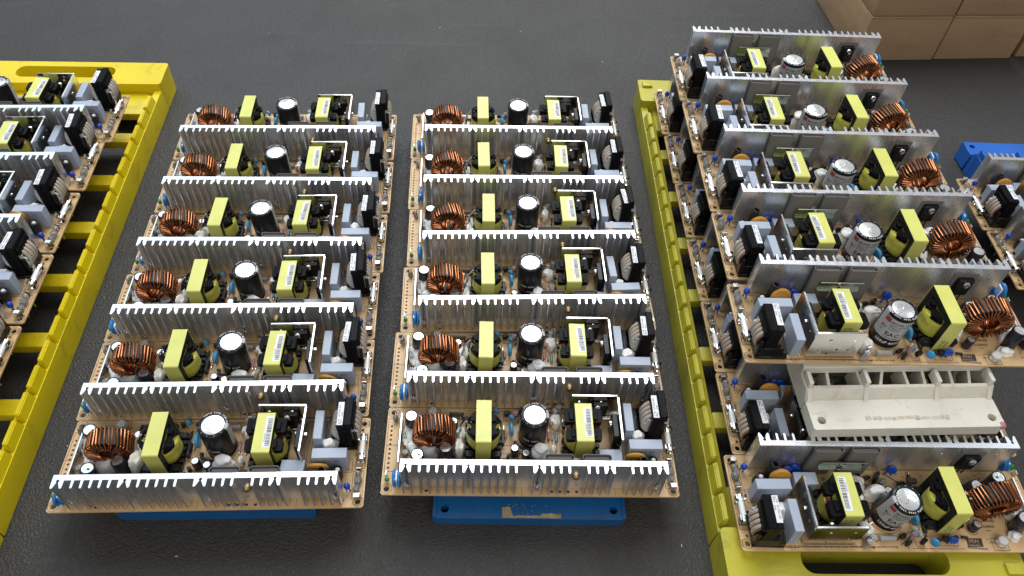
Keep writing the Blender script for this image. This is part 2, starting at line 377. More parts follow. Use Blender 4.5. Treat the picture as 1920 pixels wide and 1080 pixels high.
    def boss(a, b):
        c = (a+b)/2
        prof.extend([(a-0.95, yf), (a-0.8, 1.3), (a-0.42, yt), (a+0.5, yt), (a+1.0, 1.3), (c-0.6, 5.0)])
        for i in range(7):
            g = math.radians(-140 - i*260/6); prof.append((c + 1.1*math.cos(g+PI/9), 6.0 - 1.1*math.sin(g+PI/9)*-1))
        prof.extend([(c+0.6, 5.0), (b-1.0, 1.3), (b-0.5, yt), (b+0.42, yt), (b+0.8, 1.3), (b+0.95, yf)])
    prof.append((16.4, 6.3))
    seq = [('b', 17.35, 23.4), 30.2, 36.4, 42.5, 48.6, 54.7, ('b', 61.3, 67.8), 73.9, 80, 86.1, 92.2, 98.4, ('b', 111.4, 118.3), 124.2, 130.2, 136.2,
           150, 156, ('b', 162, 168), 181.3, 187.6, 193.3, ('b', 199.8, 206)]
    for q in seq:
        if isinstance(q, tuple):
            a, b = q[1], q[2]; c = (a+b)/2
            prof.extend([(a-0.95, yf), (a-0.8, 1.3), (a-0.42, yt), (a+0.5, yt), (a+1.0, 1.3), (c-0.62, 4.9)])
            for i in range(7):
                g = math.radians(-120 - i*300/6); prof.append((c + 1.15*math.cos(g), 5.9 + 1.15*math.sin(g)))
            prof.extend([(c+0.62, 4.9), (b-1.0, 1.3), (b-0.5, yt), (b+0.42, yt), (b+0.8, 1.3), (b+0.95, yf)])
        else: fin(q)
    prof = [p for p in prof if not (p[0] < 16.41 and p[1] < yf)]
    prof.append((206.96, yb))
    bm = new(); prism(bm, prof, 0.35, 36.0)
    hs = P('heatsink', bm, 'aluminium', (110, 8, 0))
    bm = new(); lathe(bm, (142.6, 6.6, 20), (0, -1, 0), [(3.0, 0), (3.0, 0.8), (2.6, 0.9), (2.5, 2.2), (1.6, 2.9)], 16)
    P('screw', bm, 'brass', (142.6, 6.4, 20), hs)
    for x in (20.4, 114.8, 202.9):
        bm = new(); cyl(bm, (x, 4.2, 0.1), (x, 4.2, 6), 0.8, 8); ball(bm, (x, 2.6, 8.5), 0.8, 8, 6); ball(bm, (x, 2.6, 11.5), 0.6, 8, 6)
        P('mounting_pin', bm, 'tin', (x, 4.2, 0), hs)
    bm = new()
    for x in (28.8, 80.5, 42): cyl(bm, (x, 6.45, 28), (x, 6.2, 28), 0.7, 10)
    P('rivet_marks', bm, 'hole_dark', (42, 6.4, 28), hs)
    bm = new()
    for x in (28.8, 70): lathe(bm, (x, 10.45, 26), (0, 1, 0), [(0.9, 0), (0.7, 0.3)], 10)
    P('rivet_tips', bm, 'chrome', (42, 10.5, 26), hs)
    # insulating sleeves with the clamp on the smooth side
    for x0, x1 in ((119.2, 140.2), (146.2, 167.2)):
        bm = new(); o = rrect(x0, x1, 10.8, 15.6, 2.35, 5); n = [(x0+0.35+(x-x0)*(x1-x0-0.7)/(x1-x0), 11.15+(y-10.8)*4.1/4.8) for x, y in o]
        plate(bm, [o, n], 34.5, Matrix.Translation((0, 0, 1.6+17.25)))
        sl = P('insulating_sleeve', bm, 'pad_grey', ((x0+x1)/2, 12, 1))
        bm = new(); box(bm, x0+1.4, x1-1.4, 11.5, 14.9, 2, 34.6, 0.5); P('power_transistor', bm, 'pad_oval', ((x0+x1)/2, 13, 1), sl)
    bm = new()
    prism(bm, [(15.8, 16), (16.4, 16), (16.4, 22.5), (18.4, 24.8), (18.0, 25.2), (15.8, 22.8)], 127, 160, lambda a, b, q: V(q, a, b))
    box(bm, 127, 160, 15.8, 19, 15.6, 16.0)
    cl = P('clamp_bar', bm, 'zinc', (143, 16, 16), hs)
    bm = new(); lathe(bm, (143.2, 16.4, 19.4), (0, 1, 0), [(2.6, 0), (2.6, 0.5), (2.2, 1.6), (0.5, 2.0)], 14); P('screw', bm, 'chrome', (143.2, 17, 19.4), cl)
    bm = new(); box(bm, 37.5, 56, 10.6, 11.0, 8, 29.5); pad = P('thermal_pad', bm, 'pad_grey', (47, 11, 10), hs)
    bm = new(); box(bm, 41, 53, 11.1, 15.2, 10, 27.0, 0.5)
    for x in (43, 47, 51): box(bm, x-0.4, x+0.4, 12.5, 13.1, 0, 10)
    P('rectifier', bm, 'bobbin_black', (47, 13, 0))
    bm = new(); lathe(bm, (46.4, 15.1, 22.5), (0, 1, 0), [(3.0, 0), (3.0, 0.6), (2.4, 1.9), (1.0, 2.3)], 16); P('screw', bm, 'chrome', (46.4, 16, 22.5))
    # --- toroid inductor standing on its rim
    cx, cy, cz = 38.0, 42.5, 17.0
    bm = new(); pr = [(8.0, -5.6), (14.2, -5.6), (14.2, 5.6), (8.0, 5.6)]; n = 36
    rr = [[bm.verts.new(V(cx + r*math.cos(2*PI*i/n), cy + y, cz + r*math.sin(2*PI*i/n))) for r, y in pr] for i in range(n)]
    for i in range(n):
        for k in range(4): bm.faces.new((rr[i][k], rr[i][(k+1) % 4], rr[(i+1) % n][(k+1) % 4], rr[(i+1) % n][k]))
    tor = P('toroid_inductor', bm, 'core_dark', (cx, cy, 1))
    bm = new(); N = 34
    loop = []
    for r, y, a0 in ((14.5, -6.0, -1), (14.5, 6.0, 0), (5.9, 6.0, 1), (5.9, -6.0, 2)):
        pass
    cor = [(14.4, -6.1, 270), (14.4, 6.1, 0), (7.9, 6.1, 90), (7.9, -6.1, 180)]
    for r, y, a0 in cor:
        for i in range(4):
            a = math.radians(a0 + 30*i); loop.append((r + 1.25*math.cos(a), y + 1.25*math.sin(a)))
    for k in range(N):
        th0 = math.radians(-90 + 14) + math.radians(332) * k/(N-1) + random.uniform(-0.02, 0.02)
        sk = random.uniform(-0.025, 0.025); rw = random.uniform(-0.1, 0.18); pts = []
        for r, y in loop:
            th = th0 + (0.07 + sk) * y/7.3 + (0.02 if r < 9 else 0)
            q = (r + rw) if r > 9 else r - abs(rw)*1.4 * (k % 2)
            pts.append((cx + q*math.cos(th), cy + y*(1 + 0.03*rw), cz + q*math.sin(th)))
        tube(bm, pts, 0.66, 7, True)
    P('winding', bm, 'copper', (cx, cy, 1), tor)
    bm = new()
    tube(bm, [(cx-1, cy-7.5, 6), (cx-1.5, cy-8, 3), (cx-1.5, cy-8, 0)], 0.8, 6); tube(bm, [(cx+2, cy+7.5, 6), (cx+2, cy+8, 3), (cx+2, cy+8, 0)], 0.8, 6)
    P('winding_ends', bm, 'copper', (cx, cy, 1), tor)
    # --- large output transformer
    x0, x1, y0, y1, zt = 69.4, 80.7, 25.2, 61.2, 34.0; xm, ym = 75.0, 43.2
    bm = new(); box(bm, xm-13.5, xm+13.5, ym-14.8, ym+14.8, 0.2, 4.5, 0.6)
    for s in (-1, 1):
        for i in range(6): box(bm, xm+s*11.8-2.2, xm+s*11.8+2.2, ym-13.6+i*4.9, ym-10.6+i*4.9, 4.4, 7.0, 0.3)
        box(bm, xm-13.2, xm-6.4, ym+s*13-2.6, ym+s*13+2.6, 4.4, 8.0, 0.5); box(bm, xm+6.4, xm+13.2, ym+s*13-2.6, ym+s*13+2.6, 4.4, 8.0, 0.5)
    tf = P('transformer', bm, 'bobbin_black', (xm, ym, 0))
    bm = new(); box(bm, x0+0.25, x1-0.25, y0+0.35, y0+6, 2.5, zt-0.35); box(bm, x0+0.25, x1-0.25, y1-6, y1-0.35, 2.5, zt-0.35)
    box(bm, x0+0.25, x1-0.25, y0+6.02, y1-6.02, 28.2, zt-0.35); P('ferrite_core', bm, 'ferrite', (xm, ym, 0), tf)
    bm = new(); o = [(y0, 2.2), (y0, zt-0.7), (y0+0.7, zt), (y1-0.7, zt), (y1, zt-0.7), (y1, 2.2), (y1-0.3, 2.2), (y1-0.3, zt-0.32), (y0+0.3, zt-0.32), (y0+0.3, 2.2)]
    prism(bm, o, x0, x1, lambda a, b, q: V(q, a, b)); tp = P('core_tape', bm, 'tape_yellow', (xm, ym, 0), tf)
    bm = new()
    seg = 40; prf = [(11.2, 6.5), (12.0, 8), (12.25, 12), (11.9, 15), (12.3, 18), (12.1, 21.5), (11.6, 23.2)]; rings = []
    for r, z in prf:
        ring_ = []
        for i in range(seg):
            a = 2*PI*i/seg; k = 1 + 0.055*noise.noise(V(math.cos(a)*1.6, math.sin(a)*1.6, z*0.22)) + 0.02*noise.noise(V(a*4, z*0.5, 3))
            ring_.append(bm.verts.new(V(xm + r*k*math.cos(a)*1.06, ym + min(11.6, max(-11.6, r*k*math.sin(a))), z)))
        rings.append(ring_)
    for a, b in zip(rings, rings[1:]):
        for i in range(seg): bm.faces.new((a[i], a[(i+1) % seg], b[(i+1) % seg], b[i]))
    bm.faces.new(rings[0][::-1]); bm.faces.new(rings[-1]); P('coil_wrap', bm, 'tape_wrap', (xm, ym, 0), tf)
    bm = new()
    for s in (-1, 1):      # two notched half-moon flanges beside the core
        pts = [(xm+s*5.7, ym-11)]
        for i in range(13):
            a = math.radians(-62 + 124*i/12); q = 13.0
            if 5 <= i <= 7: q = 9.2
            pts.append((xm+s*q*math.cos(a)*1.0, ym+q*math.sin(a)))
        pts.append((xm+s*5.7, ym+11)); prism(bm, pts, 23.3, 26.0)
        prism(bm, [(xm+s*5.8, ym-9.5), (xm+s*9.5, ym-7.5), (xm+s*9.5, ym-3.8), (xm+s*5.8, ym-2.6)], 26.0, 28.4)
        prism(bm, [(xm+s*5.8, ym+9.5), (xm+s*9.5, ym+7.5), (xm+s*9.5, ym+3.8), (xm+s*5.8, ym+2.6)], 26.0, 28.0)
        tube(bm, [(xm+s*7, ym-9.6, 26.6), (xm+s*10.6, ym-6.4, 26.8), (xm+s*11.6, ym-4, 26.4), (xm+s*10.4, ym-2, 26.2)], 1.0, 6)
        tube(bm, [(xm+s*7, ym+9.6, 26.6), (xm+s*10.6, ym+6.4, 26.8), (xm+s*11.6, ym+4, 26.4), (xm+s*10.4, ym+2, 26.2)], 1.0, 6)
    P('bobbin_flange', bm, 'varnish_black', (xm, ym, 0), tf)
    bm = new()
    Mx = Matrix.Translation((xm+0.5, y1+0.06, 5.2)) @ Matrix.Rotation(PI, 4, 'Z') @ Matrix.Rotation(PI/2, 4, 'X') @ Matrix.Rotation(PI/2, 4, 'Z')
    text(bm, 'TF-1442', 2.4, Mx); text(bm, 'WW33', 2.2, Mx @ Matrix.Translation((0, -3.2, 0)))
    for v in [(0, 0)]:
        pass
    P('printed_mark', bm, 'ink_grey', (xm, ym, 0), tf)
    bm = new(); tube(bm, [(xm-9, ym+3, 25.5), (xm-13, ym+3.5, 26.5), (xm-17, ym+1, 22), (xm-19, ym-2, 14), (xm-17.5, ym-3, 8)], 0.75, 6)
    P('lead_wire', bm, 'wire_grey', (xm-10, ym, 0), tf)
    bm = new(); tube(bm, [(xm-9, ym+5, 26), (xm-14, ym+6.5, 25), (xm-17.5, ym+6, 15), (xm-17, ym+5, 2)], 0.7, 6)
    P('lead_wire', bm, 'rubber_black', (xm-10, ym, 0), tf)
    # --- driver transformer with the barcode sticker
    x0, x1, y0, y1, zt = 143.8, 156.6, 28.4, 61.2, 31.0; xm, ym = 150.2, 44.8
    bm = new(); box(bm, xm-13, xm+13, ym-16, ym+16, 0.2, 3.8, 0.5)
    for s in (-1, 1):
        for i in range(5): box(bm, xm+s*12-2, xm+s*12+2, ym-13.5+i*5.8, ym-10+i*5.8, 3.7, 6.2, 0.3)
    tf = P('transformer', bm, 'bobbin_black', (xm, ym, 0))
    bm = new(); box(bm, x0+0.25, x1-0.25, y0+0.35, y0+5, 2.5, zt-0.35); box(bm, x0+0.25, x1-0.25, y1-5, y1-0.35, 2.5, zt-0.35)
    box(bm, x0+0.25, x1-0.25, y0+5.02, y1-5.02, 25.2, zt-0.35); P('ferrite_core', bm, 'ferrite', (xm, ym, 0), tf)
    bm = new(); o = [(y0, 2.2), (y0, zt-0.7), (y0+0.7, zt), (y1-0.7, zt), (y1, zt-0.7), (y1, 2.2), (y1-0.3, 2.2), (y1-0.3, zt-0.32), (y0+0.3, zt-0.32), (y0+0.3, 2.2)]
    prism(bm, o, x0, x1, lambda a, b, q: V(q, a, b)); P('core_tape', bm, 'tape_yellow', (xm, ym, 0), tf)
    bm = new(); lathe(bm, (xm, ym, 4.5), (0, 0, 1), [(12.2, 0), (13.2, 1.2), (13.2, 10), (13.0, 15), (12, 15.6)], 36)
    for v in bm.verts: v.co.y = ym + min(11.6, max(-14.5, (v.co.y-ym)))*1.0
    P('coil_wrap', bm, 'tape_wrap', (xm, ym, 0), tf)
    bm = new()
    for s in (-1, 1):
        prism(bm, rrect(min(xm+s*6.5, xm+s*14.2), max(xm+s*6.5, xm+s*14.2), ym+2.5, ym+14.2, 1.6), 20.4, 26.2)
        prism(bm, rrect(min(xm+s*6.5, xm+s*13.4), max(xm+s*6.5, xm+s*13.4), ym-11.6, ym-2.2, 1.6), 20.4, 25.2)
        box(bm, xm+s*8.2-1.5, xm+s*8.2+1.5, ym-10, ym-4, 25.1, 26.4, 0.4); box(bm, xm+s*9-1.8, xm+s*9+1.8, ym+4, ym+11, 26.1, 27.6, 0.5)
    P('bobbin_flange', bm, 'varnish_black', (xm, ym, 0), tf)
    bm = new()
    for s in (-1, 1):
        for i in range(6): tube(bm, [(xm+s*6.6, ym-2+i*0.85, 19.5), (xm+s*9.5, ym-2+i*0.85, 21.5+0.3*(i % 2)), (xm+s*12.6, ym-1.6+i*0.8, 20.2)], 0.42, 5)
    P('winding', bm, 'copper', (xm, ym, 0), tf)
    bm = new(); box(bm, xm-0.1, xm+5.4, ym-12.6, ym+12.6, zt+0.02, zt+0.12); lb = P('sticker', bm, 'label_white', (xm+2.6, ym, zt), tf)
    bm = new(); y = ym-11.4
    while y < ym+11.0:
        w = random.choice([0.28, 0.28, 0.5, 0.75]); z = zt+0.16
        quad(bm, [(xm+1.6, y, z), (xm+4.9, y, z), (xm+4.9, y+w, z), (xm+1.6, y+w, z)]); y += w + random.choice([0.25, 0.4, 0.6])
    text(bm, 'TF-1567-LPP15', 1.1, Matrix.Translation((xm+1.3, ym-8, zt+0.16)) @ Matrix.Rotation(PI/2, 4, 'Z'))
    P('barcode', bm, 'ink', (xm+2.6, ym, zt), lb)
    bm = new(); Mx = Matrix.Translation((xm+4.5, y1+0.06, 22.5)) @ Matrix.Rotation(PI, 4, 'Z') @ Matrix.Rotation(PI/2, 4, 'X')
    text(bm, 'P 53', 3.4, Mx); P('printed_mark', bm, 'ink_grey', (xm, ym, 0), tf)
    # --- bulk capacitor
    cx, cy, H, R = 113.0, 48.5, 34.0, 10.9
    bm = new(); lathe(bm, (cx, cy, 0.4), (0, 0, 1), [(R-0.6, 0), (R, 0.6), (R, 2.2), (R-0.45, 3.1), (R, 4.0), (R, H-2.0), (R-0.25, H-1.0), (R-0.9, H-0.5), (8.6, H-0.4), (8.3, H-0.75)], 44)
    cap = P('bulk_capacitor', bm, 'sleeve_black', (cx, cy, 0))
    bm = new(); lathe(bm, (cx, cy, H-1.2), (0, 0, 1), [(8.5, 0), (8.4, 0.75), (7.6, 0.95), (0.01, 0.98)], 36, True, False)
    P('can_top', bm, 'cap_top', (cx, cy, H), cap)
    bm = new()
    for s in (-1, 1):
        tube(bm, [(cx + s*3.1 + s*3.1*math.cos(a), cy + 3.1*math.sin(a)*s*-1, H-0.2) for a in [PI + PI*i/8 for i in range(9)]], 0.24, 5)
    P('vent_groove', bm, 'tin', (cx, cy, H), cap)
    def wrap(vs_, r, a0):      # bend flat lettering round the can; x runs along the arc, y up
        for v in vs_:
            a = a0 + v.co.x/r
            v.co = V(cx + r*math.cos(a), cy + r*math.sin(a), v.co.y)
    def arc(bm, a0, a1, z0, z1, r, n=18):
        lo = []; hi = []
        for i in range(n+1):
            a = a0 + (a1-a0)*i/n; lo.append(bm.verts.new(V(cx+r*math.cos(a), cy+r*math.sin(a), z0))); hi.append(bm.verts.new(V(cx+r*math.cos(a), cy+r*math.sin(a), z1)))
        for i in range(n): bm.faces.new((lo[i], lo[i+1], hi[i+1], hi[i]))
    rl = R + 0.08; bm = new(); arc(bm, math.radians(-12), math.radians(196), 10.5, 31.2, rl, 30)
    lab = P('rating_label', bm, 'label_grey', (cx, cy, 0), cap)
    # the sleeve's print reads from the far long edge, so letters run with rising angle
    bm = new(); rt = R + 0.14
    for s, sz, xx, zz in (('MODEL: LPP-150', 2.7, -9, 26.8), ('INPUT: 100-240VAC', 1.7, -9, 24.4), ('50/60Hz 2A', 1.7, -9, 22.3), ('OUTPUT:', 1.9, -9, 20.0), ('+5V 30A', 1.7, 2, 20.0), ('EAC', 5.4, -9, 14.0), ('CE', 4.2, 3.4, 14.4), ('MADE IN CHINA', 1.4, -9, 11.6), ('RU', 3.2, -14.5, 19.5), ('us', 2.0, -14, 16.5)):
        wrap(text(bm, s, sz, Matrix.Translation((xx, zz, 0))), rt, PI/2)
    P('label_lettering', bm, 'ink', (cx, cy, 0), lab)
    bm = new(); arc(bm, PI/2 - 14.6/R, PI/2 - 9.8/R, 26.2, 30.4, rt, 6); P('red_emblem', bm, 'label_red', (cx, cy, 0), lab)
    bm = new(); wrap(text(bm, '150uF 400V', 3.8, Matrix.Translation((-13, 5.4, 0))), R + 0.1, PI/2)
    wrap(text(bm, '31K4  31K4', 2.6, Matrix.Translation((-9, 12, 0))), R + 0.1, -PI/2); wrap(text(bm, '31K4', 2.6, Matrix.Translation((-3, 5.5, 0))), R + 0.1, -PI/2)
    for i, ch in enumerate('150uF 400V 105C M'):      # lettering round the top lip
        a = PI/2 + 0.95 - i*0.135
        text(bm, ch, 1.75, Matrix.Translation((cx + 9.75*math.cos(a), cy + 9.75*math.sin(a), H+0.05)) @ Matrix.Rotation(a - PI/2 + PI, 4, 'Z') @ Matrix.Translation((0, -0.75, 0)), 'CENTER')
        text(bm, '~' if ch == ' ' else 'v', 1.2, Matrix.Translation((cx + 9.75*math.cos(a+PI), cy + 9.75*math.sin(a+PI), H+0.05)) @ Matrix.Rotation(a + PI/2, 4, 'Z') @ Matrix.Translation((0, -0.5, 0)), 'CENTER') if i % 4 == 0 else None
    P('sleeve_lettering', bm, 'ink_white', (cx, cy, 0), cap, kind='stuff')
    bm = new()
    for r_, z_ in ((10.97, 31.2),):
        n = 5; a0, a1 = math.radians(-14), math.radians(14)
        pro = [(10.98, 30.9), (10.98, H-1.6), (10.7, H-0.45), (10.0, H+0.05), (8.7, H+0.12)]
        grid = [[bm.verts.new(V(cx+r*math.cos(a0+(a1-a0)*i/n), cy+r*math.sin(a0+(a1-a0)*i/n), z)) for r, z in pro] for i in range(n+1)]
        for i in range(n):
            for k in range(4): bm.faces.new((grid[i][k], grid[i+1][k], grid[i+1][k+1], grid[i][k+1]))
    P('polarity_stripe', bm, 'label_grey', (cx, cy, 0), cap)
    # --- bent steel bracket with its two semiconductors
    def holes2(l): return [circ(a, b, r, 10) for a, b, r in l]
    bm = new()
    RX = Matrix.Rotation(PI/2, 4, 'X')
    plate(bm, [rrect(142, 178.6, 1, 30.2, 1.2, 3)] + holes2([(149, 22, 1.1), (158, 11, 1.1), (150, 11, 1.1), (166, 22, 1.3), (171, 10, 1.1), (164, 6, 0.9)]), 1.3, Matrix.Translation((0, 68.4, 0)) @ RX)
    MY = Matrix.Translation((177.9, 0, 0)) @ Matrix.Rotation(PI/2, 4, 'Z') @ RX
    plate(bm, [[(30, 6), (31.5, 1), (66.5, 1), (67.7, 2), (67.7, 29), (67, 30.2), (31, 30.2), (30, 29)]] + holes2([(36, 12, 0.9), (44, 20, 1.0), (52, 9, 0.9), (60, 21, 1.0), (62, 8, 0.9)]), 1.3, MY)
    box(bm, 143, 178, 64, 67.6, 0.3, 1.5, 0.2)
    br = P('steel_bracket', bm, 'steel', (160, 60, 0))
    bm = new(); box(bm, 172.4, 177.0, 36, 56, 5, 25, 0.6)
    for y in (40, 46, 52): box(bm, 174, 174.7, y-0.5, y+0.5, 0, 5)
    P('power_transistor', bm, 'bobbin_black', (175, 46, 0), br)
    bm = new(); lathe(bm, (172.4, 50, 19.5), (-1, 0, 0), [(2.8, 0), (2.8, 0.6), (2.3, 1.8), (0.8, 2.2)], 14); P('screw', bm, 'chrome', (172, 50, 19.5), br)
    bm = new(); box(bm, 159.5, 171, 63.2, 67.4, 7, 23, 0.5); P('power_transistor', bm, 'bobbin_black', (165, 65, 0), br)
    bm = new(); lathe(bm, (163.0, 63.2, 20.4), (0, -1, 0), [(2.8, 0), (2.8, 0.6), (2.3, 1.8), (0.8, 2.2)], 14); P('screw', bm, 'chrome', (163, 62, 20.4), br)
    bm = new(); lathe(bm, (178.6, 50, 19.5), (1, 0, 0), [(1.6, 0), (1.5, 0.8), (0.6, 1.0)], 10); P('screw_tip', bm, 'chrome', (179, 50, 19.5), br)
    # --- box film capacitors
    def filmcap(x0, x1, y0, y1, z1, txt=None):
        bm = new(); box(bm, x0, x1, y0, y1, 0.3, z1, 0.35); b_ = P('film_capacitor', bm, 'xcap', ((x0+x1)/2, (y0+y1)/2, 0))
        if txt:
            bm = new(); Mx = Matrix.Translation((x0+2.5, y0-0.06, z1-6.5)) @ RX
            text(bm, 'GS-L X2', 3.9, Mx @ Matrix.Translation((3.6, 0, 0))); text(bm, '0.47uF K 275V~', 2.3, Mx @ Matrix.Translation((1, -3.6, 0))); text(bm, '40/110/56 GS', 2.2, Mx @ Matrix.Translation((1, -6.6, 0)))
            ring_ = [(1.2 + 1.5*math.cos(2*PI*i/14), 1.3 + 1.5*math.sin(2*PI*i/14)) for i in range(14)]; tube(bm, [Mx @ V(a, b, 0) for a, b in ring_], 0.16, 4, True)
            P('printed_mark', bm, 'ink_grey', ((x0+x1)/2, (y0+y1)/2, 0), b_)
    filmcap(183.0, 189.6, 43.8, 68.0, 20.2)
    filmcap(184.4, 209.6, 28.6, 36.8, 20.2, True)
    filmcap(162.0, 179.0, 20.8, 30.6, 15.5)
    # --- common mode choke
    xm, ym = 207.0, 58.6
    bm = new(); box(bm, 191.5, 214.6, 45.6, 71.2, 0.2, 3.2, 0.4); box(bm, 212.2, 215.2, 49, 70.4, 3.1, 20, 0.5); box(bm, 192, 196, 46, 71, 3.1, 8, 0.4); box(bm, 196, 213.4, 67.6, 71, 3.1, 13, 0.4)
    ck = P('common_mode_choke', bm, 'bobbin_black', (xm, ym, 0))
    bm = new(); ya, yb_ = 46.6, 70.6
    box(bm, 202.4, 211.6, ya, ya+5.6, 3.4, 27.9, 0.4); box(bm, 202.4, 211.6, yb_-5.6, yb_, 3.4, 27.9, 0.4)
    box(bm, 202.0, 206.8, ya-0.2, yb_+0.2, 28, 34.2, 0.5); box(bm, 207.2, 213.2, ya+0.2, yb_+0.6, 28, 35.2, 0.7)
    box(bm, 211.0, 214.4, ya+2.6, yb_-1, 24, 31, 0.6); box(bm, 206.6, 207.4, ya-0.4, yb_, 6, 33.8)
    P('ferrite_core', bm, 'varnish_black', (xm, ym, 0), ck)
    for i in range(4):
        bm = new(); yy = 53.2 + i*3.7
        tube(bm, [(xm + 9.6*math.cos(2*PI*k/28), yy + 0.9*math.sin(2*PI*k/28+0.6), 16.5 + 11.2*math.sin(2*PI*k/28)) for k in range(28)], 1.55, 8, True)
        P('coil_section', bm, 'coil_beige', (xm, yy, 16), ck)
    bm = new()
    for i in range(4):
        yy = 55.0 + i*3.7
        for dy in (-0.45, 0.45):
            tube(bm, [(xm + 9.6*math.cos(2*PI*k/24), yy + dy + 0.9*math.sin(2*PI*k/24+0.6), 16.5 + 11.2*math.sin(2*PI*k/24)) for k in range(24)], 0.45, 4, True)
    P('winding', bm, 'coil_brown', (xm, ym, 0), ck)
    bm = new(); tee = []
    for k in range(36):
        a = 2*PI*k/36; r = 1.0 if k % 3 else 0.86; tee.append((xm + 9.8*r*math.cos(a), 16.2 + 11.2*r*math.sin(a)))
    prism(bm, tee, 50.2, 51.6, lambda a, b, q: V(a, q, b)); P('coil_former', bm, 'bobbin_grey', (xm, 51, 0), ck)
    bm = new(); box(bm, 202.3, 206.6, ya+0.6, yb_-4.0, 34.22, 34.32); lb = P('sticker', bm, 'label_white', (204.4, ym, 34), ck)
    bm = new(); Mx = Matrix.Translation((203.9, ya+1.4, 34.36)) @ Matrix.Rotation(PI/2, 4, 'Z')
    text(bm, 'LF-1521-201', 2.0, Mx @ Matrix.Translation((6.2, -0.4, 0))); text(bm, 'A6083', 1.4, Mx @ Matrix.Translation((6.2, -2.2, 0)))
    for i in range(4):
        for k in range(3): xx, yy = 203.0 + i*0.75, ya+1.6+k*1.5; (quad(bm, [(xx, yy, 34.36), (xx+0.5, yy, 34.36), (xx+0.5, yy+1.1, 34.36), (xx, yy+1.1, 34.36)]) if (i*3+k) % 4 else None)
    P('sticker_print', bm, 'ink_grey', (204.4, ym, 34), lb)
    # --- fuse in its clips
    bm = new(); cyl(bm, (218.2, 39.5, 5.2), (218.2, 50.5, 5.2), 2.25, 16); fu = P('fuse', bm, 'ceramic_white', (218.2, 45, 0))
    for ya, yb_ in ((34.6, 39.6), (50.4, 55.4)):
        bm = new(); cyl(bm, (218.2, ya, 5.2), (218.2, yb_, 5.2), 2.4, 16); P('end_cap', bm, 'chrome', (218.2, (ya+yb_)/2, 5), fu)
        bm = new()
        for s in (-1, 1):
            pts = [(218.2+s*2.2, 0.3), (218.2+s*3.1, 3), (218.2+s*3.2, 6), (218.2+s*2.6, 8), (218.2+s*3.6, 9.4), (218.2+s*3.95, 9.2), (218.2+s*3.0, 7.9), (218.2+s*3.6, 6), (218.2+s*3.5, 2.9), (218.2+s*2.6, 0.3)]
            ym2 = (ya+yb_)/2; prism(bm, pts, ym2-1.7, ym2+1.7, lambda a, b, q: V(a, q, b))
        box(bm, 215.6, 220.8, (ya+yb_)/2-2.2, (ya+yb_)/2+2.2, 0.1, 0.5); P('fuse_clip', bm, 'chrome', (218.2, (ya+yb_)/2, 0), fu)
    # --- input terminals and the clear glue over them
    bm = new(); box(bm, 214.6, 220.0, 7.2, 8.1, 0.2, 6.5, 0.2); box(bm, 215.0, 219.6, 4.6, 8.1, 6.1, 6.9, 0.2); cyl(bm, (217.3, 6.2, 6.8), (217.3, 6.2, 7.1), 0.8, 8)
    P('terminal_tab', bm, 'tin', (217, 8, 0))
    bm = new(); box(bm, 215.0, 219.0, 27.8, 28.6, 0.2, 5.5, 0.2); P('terminal_tab', bm, 'tin', (217, 28, 0))
    for i, (x, y, r) in enumerate(((216.8, 12.5, (2.6, 3.6, 3.4)), (217.2, 19, (2.9, 4, 3.8)), (216.8, 25, (2.3, 3, 2.8)))):
        bm = new(); ball(bm, (x, y, 2.4), r, 12, 8, 0.35, i*5); P('clear_glue', bm, 'clear_glue', (x, y, 0))
    # --- small parts round the input
    bm = new(); disc(bm, (189.2, 24.8, 14.2), (0.05, 1, 0.22), 7.8, 4.4); dc = P('disc_capacitor', bm, 'disc_orange', (189, 24, 0))
    bm = new(); cyl(bm, (186.5, 24, 5), (186.5, 25, 0), 0.5, 5); cyl(bm, (191.5, 24, 5), (191.5, 25, 0), 0.5, 5); P('lead', bm, 'tin', (189, 24, 0), dc)
    bm = new(); prof_ = [(2.6, 0), (3.1, 2), (3.0, 16), (2.9, 22.5), (2.2, 22.7), (2.2, 16)]
    lathe(bm, (196.8, 20.2, 0.3), (-0.16, -0.08, 1), prof_, 16, True, True); P('rubber_sleeve', bm, 'rubber_black', (196.8, 20.2, 0))
    bm = new(); lathe(bm, (202.8, 22.0, 0.3), (0.0, 0.12, 1), [(2.4, 0), (3.4, 3), (3.6, 9), (3.4, 12.5), (2.5, 13), (2.3, 10)], 14); th = P('thermistor_sleeve', bm, 'rubber_black', (202.8, 22, 0))
    bm = new(); ball(bm, (202.9, 23.4, 12.6), (1.9, 1.9, 1.5), 10, 7); P('thermistor', bm, 'ceramic_white', (202.8, 22, 0), th)
    bm = new(); ball(bm, (210.2, 13.0, 7.2), (2.5, 2.5, 3.3), 12, 8); tube(bm, [(209.4, 13, 5), (209.2, 14, 0)], 0.6, 5); tube(bm, [(211, 13, 5), (211.4, 12, 0)], 0.6, 5)
    P('bead_capacitor', bm, 'blue_royal', (210.2, 13, 0))
    for x in (173.5, 179.6, 185.8):
        bm = new(); disc(bm, (x, 14.4, 6.4), (0.35, 1, 0.1), 4.2, 4.0, 16); tube(bm, [(x-1.5, 14.4, 3), (x-1.5, 14.8, 0)], 0.5, 5); P('disc_capacitor', bm, 'blue_royal', (x, 14.4, 0))
    bm = new(); disc(bm, (100.8, 14.6, 7.6), (0.5, 1, 0.3), 3.7, 3.4, 16); tube(bm, [(99.5, 14.5, 4.5), (98, 15.5, 0)], 0.6, 5); tube(bm, [(102, 14.5, 4.5), (104, 15.5, 0)], 0.6, 5); P('disc_capacitor', bm, 'blue_royal', (100.8, 14.6, 0))
